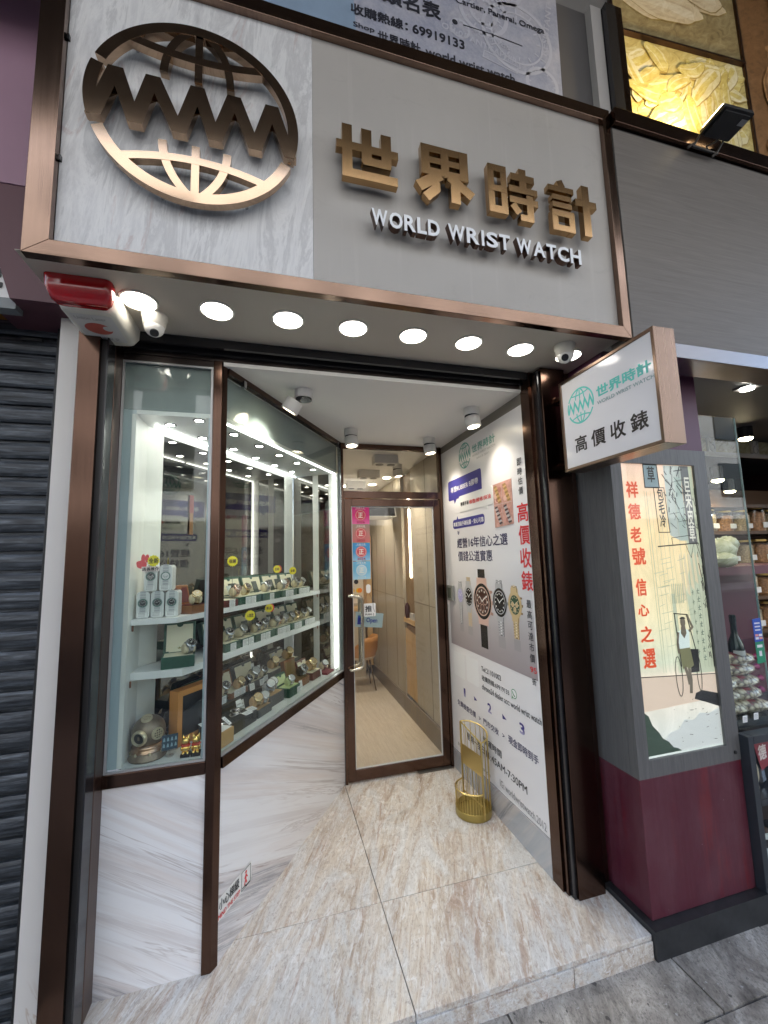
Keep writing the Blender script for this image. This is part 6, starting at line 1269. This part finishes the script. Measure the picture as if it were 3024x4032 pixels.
m.strip([(2.762, 1.095), (2.768, 1.02), (2.760, .958)], .018, .0025, .0029, 0, LF); m.strip([(2.735, 1.095), (2.750, 1.05), (2.757, 1.0)], .017, .0024, .0028, 0, LF)
m.build('figure_skin', E_('umber', (.20, .17, .12), .25), lb)
m = MB(); fl_([(2.712, 1.175), (2.781, 1.175), (2.790, 1.262), (2.768, 1.27), (2.752, 1.235), (2.736, 1.27), (2.716, 1.262)], .0030, 0); m.build('figure_vest', E_('pale mint', (.62, .72, .68)), lb)
m = MB(); fl_([(2.712, 1.176), (2.783, 1.178), (2.795, 1.09), (2.765, 1.075), (2.74, 1.09), (2.722, 1.075)], .0032, 0); m.build('figure_shorts', E_('olive', (.24, .24, .12), .3), lb)
m = MB()
for chx, (xa, xb, za, zb2) in zip('祥德老號信心之選', ((2.475, 2.552, 1.944, 2.030), (2.476, 2.553, 1.832, 1.915), (2.475, 2.544, 1.716, 1.795), (2.473, 2.558, 1.602, 1.690), (2.478, 2.545, 1.449, 1.535), (2.478, 2.546, 1.350, 1.408), (2.479, 2.558, 1.224, 1.302), (2.481, 2.558, 1.100, 1.194))): text(m, chx, LF, xa, za, xb, zb2, .003, .05)
m.build('red_lettering', E_('vermilion', (.72, .10, .035), .5), lb)
m = MB(); m.box(2.4465, 2.9335, -.352, -.349, .6905, 2.1235); m.build('glass', glass_mat('light box glass', (.98, .98, .97), .7), lb)
# ---------------------------------------------------------------- right neighbour interior
m = MB(); m.box(3.0, 9, -.415, 5, 2.7201, 2.74); m.box(2.395, 9, -.4195, .5, 2.640, 2.66); struct('right_shop_ceiling', m, M('black ceiling', (.02, .019, .018), .6))
m = MB(); m.box(3.05, 7.5, 3.2, 3.3, -.1, 2.72); m.box(3.05, 3.10, .41, 3.2, -.1, 2.72); m.box(7.5, 7.6, -.4, 3.3, -.1, 2.72); struct('right_shop_wall', m, M('dark maroon interior', (.05, .018, .022), .6))
m = MB(); m.box(3.05, 7.4, .451, 3.2, -.05, .0225); struct('right_shop_floor', m, M('dark floor', (.06, .05, .045), .5))
t = T('square_downlight', 'lit square downlight under the soffit of the right shop', 'ceiling light', (3.503, -.304, 2.64))
m = MB(); m.box(3.455, 3.552, -.352, -.256, 2.632, 2.6395); m.build('trim', M('grey trim', (.14, .13, .13), .5), t)
m = MB(); m.cyl((3.503, -.304, 2.6319), (3.503, -.304, 2.626), .033, 20); m.build('lamp', M('cool spot glow', (1, 1, 1), .5, emit=20, ec=(1, .97, .88)), t)
for i, (x, y, z) in enumerate(((4.55, .65, 2.28), (5.2, 1.0, 2.25), (4.4, .3, 2.55))):
    t = T('spot_lamp', 'warm spot lamp hanging in the right shop, ' + ['in front of the dark ceiling', 'farther back to the right', 'close to the entrance soffit'][i], 'spotlight', (x, y, z), 'spot lamps in the right shop')
    m = MB(); m.cyl((x, y, z), (x, y, z + .12), .05, 16); m.build('housing', BKG, t); m = MB(); m.ell((x, y, z - .002), (.045, .045, .02), 14); m.build('lamp', M('warm lamp glow', (1, 1, 1), .5, emit=14, ec=(1, .85, .55)), t, True)
for x, y, e in ((4.55, .62, 3), (3.5, -.1, 4)):
    ld = bpy.data.lights.new('right_shop_beam', 'SPOT'); ld.energy = e; ld.spot_size = R(140); ld.spot_blend = 1; ld.color = (1, .82, .58); ld.shadow_soft_size = .05
    lo = bpy.data.objects.new('right_shop_beam', ld); col.objects.link(lo); lo.location = (x, y, 2.24 if x > 4 else 2.58)
sp = T('glass_screen', 'frameless glass screen beside the pillar of the right shop', 'glass screen', (3.17, -.33, .8))
m = MB(); m.box(3.024, 3.319, -.334, -.326, .735, 2.425); m.build('glass', GL, sp); m = MB(); m.box(3.3192, 3.3215, -.3345, -.3255, .735, 2.425); m.build('polished_edge', M('green glass edge', (.30, .42, .38), .1), sp)
cb = T('maroon_cabinet', 'maroon shelved cabinet behind the glass of the right shop', 'cabinet', (3.6, .2, 0)); CM_ = M('maroon cabinet paint', (.11, .02, .032), .45)
m = MB(); m.box(3.06, 4.3, -.02, .30, .95, 1.0); m.box(3.06, 4.3, -.02, .30, 1.50, 1.555); m.box(3.06, 3.10, -.02, .30, .0225, 1.5); m.box(3.42, 3.45, -.02, .30, 1.0005, 1.4995); m.box(3.06, 4.3, .3005, .33, .0225, 1.555); m.box(3.06, 4.3, -.02, .30, 1.28, 1.30) if False else None; m.build('carcass', CM_, cb)
m = MB(); m.box(3.06, 4.3, .02, .30, .0225, .9495); m.build('base', CM_, cb)
m = MB(); m.box(3.25, 3.95, .34, .40, 1.62, 2.05); wp_ = tag(m.build('wall_panel', M('pale blue panel', (.26, .30, .40), .4)), 'pale blue lit panel behind the jade stone in the right shop', 'panel')
m = MB(); m.box(3.25, 3.98, .325, .3395, 1.925, 1.935); tag(m.build('tube_light', M('cool tube glow', (1, 1, 1), .5, emit=5, ec=(.85, .9, 1))), 'thin white tube light across the pale blue panel', 'tube light')
JD = foodmat('pale jade', (.30, .32, .16), (.52, .54, .36), (.66, .66, .50)); random.seed(2)
m = MB(); m.ell((3.60, .04, 1.655), (.115, .09, .085), 22, 0, .07); m.ell((3.55, .0, 1.60), (.12, .08, .05), 18, 0, .1); m.ell((3.66, .02, 1.70), (.06, .06, .055), 16, 0, .08); m.ell((3.48, .02, 1.585), (.05, .05, .03), 14, 0, .1); o = m.build('jade_stone', JD, None, True); tag(o, 'carved pale jade stone ornament behind the glass screen', 'ornament')
bt = T('liquor_bottle', 'dark green liquor bottle with white label standing in the right shop', 'bottle', (3.225, -.14, .95))
bc = (3.305, -.20, .90); m = MB(); m.lathe([(0, 0), (.036, .002), (.039, .01), (.039, .20), (.036, .225), (.022, .262), (.0155, .285), (.0145, .345), (.0165, .35), (.0165, .385), (.012, .39), (0, .39)], bc, n=28); m.build('body', M('dark green glass', (.008, .02, .014), .08, coat=.5), bt, True)
m = MB(); n = 14; m.add([(bc[0] + .0396 * math.cos(a), bc[1] + .0396 * math.sin(a), bc[2] + z) for z in (.105, .195) for a in [R(-165 + 150 * k / n) for k in range(n + 1)]], [(k, k + 1, n + 2 + k, n + 1 + k) for k in range(n)]); m.build('label', M('bottle label', (.72, .70, .66), .5), bt)
bf = FR((bc[0], bc[1] - .041, bc[2]), (1, 0, 0), (0, 0, 1), (0, -1, 0)); m = MB(); text(m, 'Hennessy', bf, -.030, .155, .030, .172, .0005, .02); text(m, 'VSOP', bf, -.014, .132, .014, .144, .0005, .02); m.build('lettering', BLKP, bt)
m = MB(); m.lathe([(0, .012), (.030, .0), (.038, .05), (.032, .06)], (bc[0], bc[1], bc[2] - .0), n=8) if False else None
# snack bags piled behind the glass
def bag_mat():
    m, t, b = _new('bean bag film'); vo = t.nodes.new('ShaderNodeTexVoronoi'); vo.inputs['Scale'].default_value = 40; t.links.new(coords(t, (1, 1, 1), (0, 0, 0), True), vo.inputs['Vector'])
    t.links.new(ramp(t, vo.outputs['Distance'], [(.1, (.78, .70, .54)), (.45, (.60, .50, .35)), (.68, (.14, .09, .06))]), b.inputs['Base Color']); b.inputs['Roughness'].default_value = .3; b.inputs['Coat Weight'].default_value = .7; b.inputs['Coat Roughness'].default_value = .08
    bump(t, b, vo.outputs['Distance'], .9, .01); t.nodes['Bump'].invert = True; return m
BGM = bag_mat(); REDL = M('crimson label', (.22, .008, .018), .35, coat=.4); TIE = M('magenta tie', (.30, .015, .12), .3, coat=.3)
m = MB(); m.box(3.025, 3.95, -.32, -.06, .735, .775); tag(m.build('display_ledge', BKG), 'black ledge carrying the bags of dried goods', 'ledge')
bags = [(3.16, -.22, .80, 8, 'bottom of the pile beside the pillar'), (3.30, -.24, .805, -4, 'bottom of the pile beside the white tag'), (3.13, -.20, .862, 14, 'second layer beside the pillar'), (3.29, -.22, .868, 10, 'second layer with a magenta tie'), (3.12, -.20, .925, 12, 'third layer with a crimson label'), (3.28, -.21, .93, 12, 'third layer to the right'), (3.11, -.19, .985, 6, 'fourth layer with a crimson label'), (3.27, -.20, .99, 8, 'fourth layer to the right'), (3.13, -.18, 1.04, 2, 'top of the pile beside the bottle'), (3.29, -.19, 1.045, 4, 'top of the pile to the right')]
bg0 = None; random.seed(12)
for i, (x, y, z, a, lb_) in enumerate(bags):
    L = 'clear bag of pale dried beans, ' + lb_
    if bg0 is None:
        bg0 = T('snack_bag', L, 'food bag', (x, y, z), 'bags of dried goods', R(-a))
        m = MB(); m.ell((0, 0, 0), (.125, .058, .036), 22, 0, .05); m.build('bag', BGM, bg0, True, True)
        m = MB(); n = 10; m.add([(xx, .0565 * math.cos(R(200 + 110 * k / n)) * 1.0, .0362 * math.sin(R(200 + 110 * k / n)) * -1.0) for xx in (-.045, .005) for k in range(n + 1)], [(k, k + 1, n + 2 + k, n + 1 + k) for k in range(n)]); m.build('crimson_label', REDL, bg0, True, True)
        m = MB(); m.lathe([(.0, -.025), (.016, -.016), (.008, 0), (.019, .024), (.0, .024)], (.132, 0, 0), Vector((1, 0, 0)).to_track_quat('Z', 'Y'), 10); m.build('tied_end', TIE, bg0, False, True)
    else:
        d = dup(bg0, (x, y, z), R(-a + random.uniform(-14, 14)), L); d.rotation_euler.x = random.uniform(-.2, .2); d.scale = (random.uniform(.9, 1.1), 1, random.uniform(.85, 1.1))
for i, (x, z) in enumerate(((3.10, .752), (3.18, .757))):
    t = card((x, -.345, z + .022), 0, 'white price tag on the front of the black ledge, ' + ('nearer the pillar' if i == 0 else 'farther from the pillar'), .032, .034, -4); 
rk = T('black_rack', 'black metal display rack with bagged goods at the right edge', 'rack', (3.3, -.36, 0)); RM = M('black rack paint', (.028, .032, .038), .35)
m = MB(); fr_ = FAC(-.36)
m.box(3.026, 3.062, -.40, -.345, .0222, .733); m.build('post', RM, rk, bev=.002)
m = MB(); m.box(3.0625, 4.2, -.40, -.345, .695, .733); m.build('top_rail', RM, rk, bev=.002)
m = MB(); m.box(3.0625, 4.2, -.40, -.03, .405, .435); m.box(3.0625, 4.2, -.34, -.03, .0222, .035); m.build('shelf', RM, rk)
m = MB(); m.box(3.0625, 4.2, -.0295, .015, .0222, .73); m.build('back', M('rack back', (.03, .022, .02), .6), rk)
gb_ = T('gift_bag', 'clear bag of ivory dried slices with a crimson brush lettered card in the rack', 'food bag', (3.17, -.3, .436))
m = MB(); random.seed(30)
for k in range(9): m.ell((3.13 + .022 * (k % 4) + random.uniform(-.01, .01), -.27 + random.uniform(-.03, .03), .475 + .018 * (k // 2)), (.018, .016, .060), 10, 0, .05)
m.build('ivory_slices', M('ivory slice', (.62, .55, .36), .45, var=.2, vs_=20), gb_, True)
m = MB(); m.lathe([(.0, .002), (.065, .004), (.078, .04), (.07, .14), (.045, .20), (.05, .25), (0, .25)], (3.17, -.27, .4355), n=12); m.build('clear_film', glass_mat('clear film', (.94, .95, .95), 3.0), gb_)
m = MB(); gf = FR((3.12, -.352, .58), (1, .12, 0), (0, 0, 1), (.12, -1, 0)); m.prism([(.0, .10), (.16, .10), (.16, -.02), (.05, -.05)], 0, .002, 0, gf); m.build('crimson_card', REDL, gb_)
m = MB(); text(m, '德', gf, .035, .0, .105, .075, .0025, .05); m.build('brush_lettering', M('pale brush print', (.66, .60, .56), .5), gb_)
m = MB(); m.ell((3.16, -.27, .12), (.075, .06, .09), 14, 0, .1); m.ell((3.26, -.25, .11), (.07, .06, .08), 14, 0, .1); m.ell((3.19, -.24, .26), (.07, .05, .07), 14, 0, .1); tag(m.build('root_heap', M('brown dried root', (.10, .065, .04), .6, var=.4, vs_=30, bmp=.5), None, True), 'heap of brown dried roots on the bottom of the rack', 'dried roots')
m = MB(); m.prism([(3.10, .05), (3.30, .05), (3.30, .22), (3.10, .24)], 0, .004, 0, FAC(-.345)); m.prism([(3.102, .052), (3.298, .052), (3.298, .12), (3.102, .12)], .0042, .0046, 1, FAC(-.345)); m.flat(circ(3.14, .19, .02), .0048, 2, FAC(-.345)); tag(m.build('leaflet', [M('pale green leaflet', (.45, .52, .48), .3), M('blue leaflet print', (.10, .22, .45), .3), BLKP]), 'pale green and blue leaflet at the foot of the rack', 'leaflet')
m = MB(); f_ = FAC(-.336); m.prism([(3.252, 1.165), (3.312, 1.168), (3.312, 1.290), (3.252, 1.286)], 0, .002, 0, f_); m.prism([(3.252, 1.052), (3.312, 1.056), (3.312, 1.1645), (3.252, 1.1645)], 0, .002, 1, f_)
for k in range(3): m.flat([(3.262, 1.26 - .018 * k), (3.302, 1.26 - .018 * k), (3.302, 1.267 - .018 * k), (3.262, 1.267 - .018 * k)], .0024, 2, f_)
for k in range(2):
    for j in range(2): m.flat([(3.258 + .028 * k, 1.178 + .016 * j), (3.282 + .028 * k, 1.178 + .016 * j), (3.282 + .028 * k, 1.19 + .016 * j), (3.258 + .028 * k, 1.19 + .016 * j)], .0024, 3 if (k + j) % 2 else 2, f_)
m.flat([(3.272, 1.09), (3.292, 1.09), (3.292, 1.118), (3.272, 1.118)], .0024, 2, f_); m.flat([(3.262, 1.135), (3.302, 1.135), (3.302, 1.15), (3.262, 1.15)], .0024, 2, f_)
tag(m.build('payment_sticker', [M('sticker blue', (.02, .08, .42), .4), M('sticker green', (.02, .25, .13), .4), M('sticker white', (.70, .70, .72), .4), M('sticker orange', (.75, .30, .25), .4)]), 'blue and green payment sticker on the edge of the glass screen', 'sticker')
# goods on shelves deep in the right shop
ls = T('goods_shelf', 'timber shelves stacked with jars and packets deep in the right shop', 'shelf unit', (4.6, .9, 0)); SHW = M('warm shelf wood', (.10, .052, .022), .5)
m = MB()
for z in (.9, 1.2, 1.5, 1.8, 2.05): m.box(4.10, 6.4, .75, 1.2, z, z + .03)
m.box(4.08, 4.10, .75, 1.2, .03, 2.3); m.box(4.08, 6.4, 1.2005, 1.23, .03, 2.3); m.build('shelves', SHW, ls)
NUT = M('nut pile', (.42, .22, .10), .5, var=.5, vs_=60, bmp=.8); BNP = M('pale dried goods', (.52, .40, .24), .5, var=.4, vs_=70, bmp=.8); random.seed(14)
ORD = ['first', 'second', 'third', 'fourth', 'fifth', 'sixth', 'seventh', 'eighth', 'ninth']; nj = {}
for zi, z in enumerate((.93, 1.23, 1.53, 1.83)):
    for i in range(9):
        x = 4.22 + .21 * i; kd = (i * 3 + zi * 2) % 2
        if zi == 3 and i < 2: continue
        lb_ = ('jar of brown nuts, ' if kd else 'jar of pale dried goods, ') + ORD[i] + ' from the left on the ' + ['lowest', 'second', 'third', 'top'][zi] + ' timber shelf'
        if kd in nj: d = dup(nj[kd], (x, .86, z), 0, lb_); d.scale = (1, 1, random.uniform(.85, 1.05)); continue
        t = T('nut_jar', lb_, 'jar', (x, .86, z), 'jars of dried goods in the right shop'); nj[kd] = t
        m = MB(); m.lathe([(0, .001), (.075, .002), (.08, .02), (.08, .17), (.0, .19)], (x, .86, z + .0002), n=16); m.build('contents', NUT if kd else BNP, t, True); m = MB(); m.lathe([(.083, .0), (.083, .19), (.07, .205)], (x, .86, z + .0003), n=16); m.build('jar', GLS, t, True); m = MB(); m.cyl((x, .86, z + .206), (x, .86, z + .225), .072, 16); m.build('lid', M('gold lid', (.5, .35, .12), .3, .8), t)
        m = MB(); m.box(x - .035, x + .035, .768, .774, z + .03, z + .08); m.build('label', PAPER, t)
m = MB()
for k in range(6): m.box(4.14 + random.uniform(0, .02), 4.40 + random.uniform(0, .02), .80, 1.1, 1.8305 + .034 * k, 1.862 + .034 * k)
tag(m.build('packet_stack', M('kraft packet', (.34, .20, .09), .5, var=.2, vs_=20)), 'stack of kraft packets on the top timber shelf', 'packets')
m = MB(); m.box(4.24, 4.40, .735, .745, 1.70, 1.78); m.box(4.26, 4.38, .7342, .7346, 1.73, 1.75, 1); tag(m.build('price_card', [M('yellow price card', (.85, .55, .03), .5), REDP]), 'yellow price card hanging from the timber shelf', 'price card')
cg = T('carved_transom', 'carved grey transom frieze with painted panels above the right shop', 'frieze', (5.5, .9, 2.6)); cfm = M('aged grey carving', (.40, .39, .36), .6)
CF = FAC(.80)
m = MB(); m.strip([(4.35, 2.57), (6.6, 2.57), (6.6, 2.93), (4.35, 2.93)], .035, -.03, 0, 0, CF, True)
for x in (4.75, 5.32, 5.86): m.box(x - .045, x + .045, 2.588, 2.912, -.025, -.003, 0, CF)
for x in (4.75, 5.32, 5.86):
    for k in range(4): m.strip([(x + .035 * math.cos(R(60 * i + 30)), 2.63 + .078 * k + .035 * math.sin(R(60 * i + 30))) for i in range(6)], .008, -.003, .004, 0, CF, True)
m.build('frame', cfm, cg)
m = MB()
for a, b in ((4.37, 4.70), (4.80, 5.27), (5.37, 5.81)): m.flat([(a, 2.59), (b, 2.59), (b, 2.91), (a, 2.91)], -.02, 0, CF)
m.build('painted_panel', foodmat('dim painted panel', (.16, .14, .07), (.34, .31, .17), (.46, .44, .30)), cg)
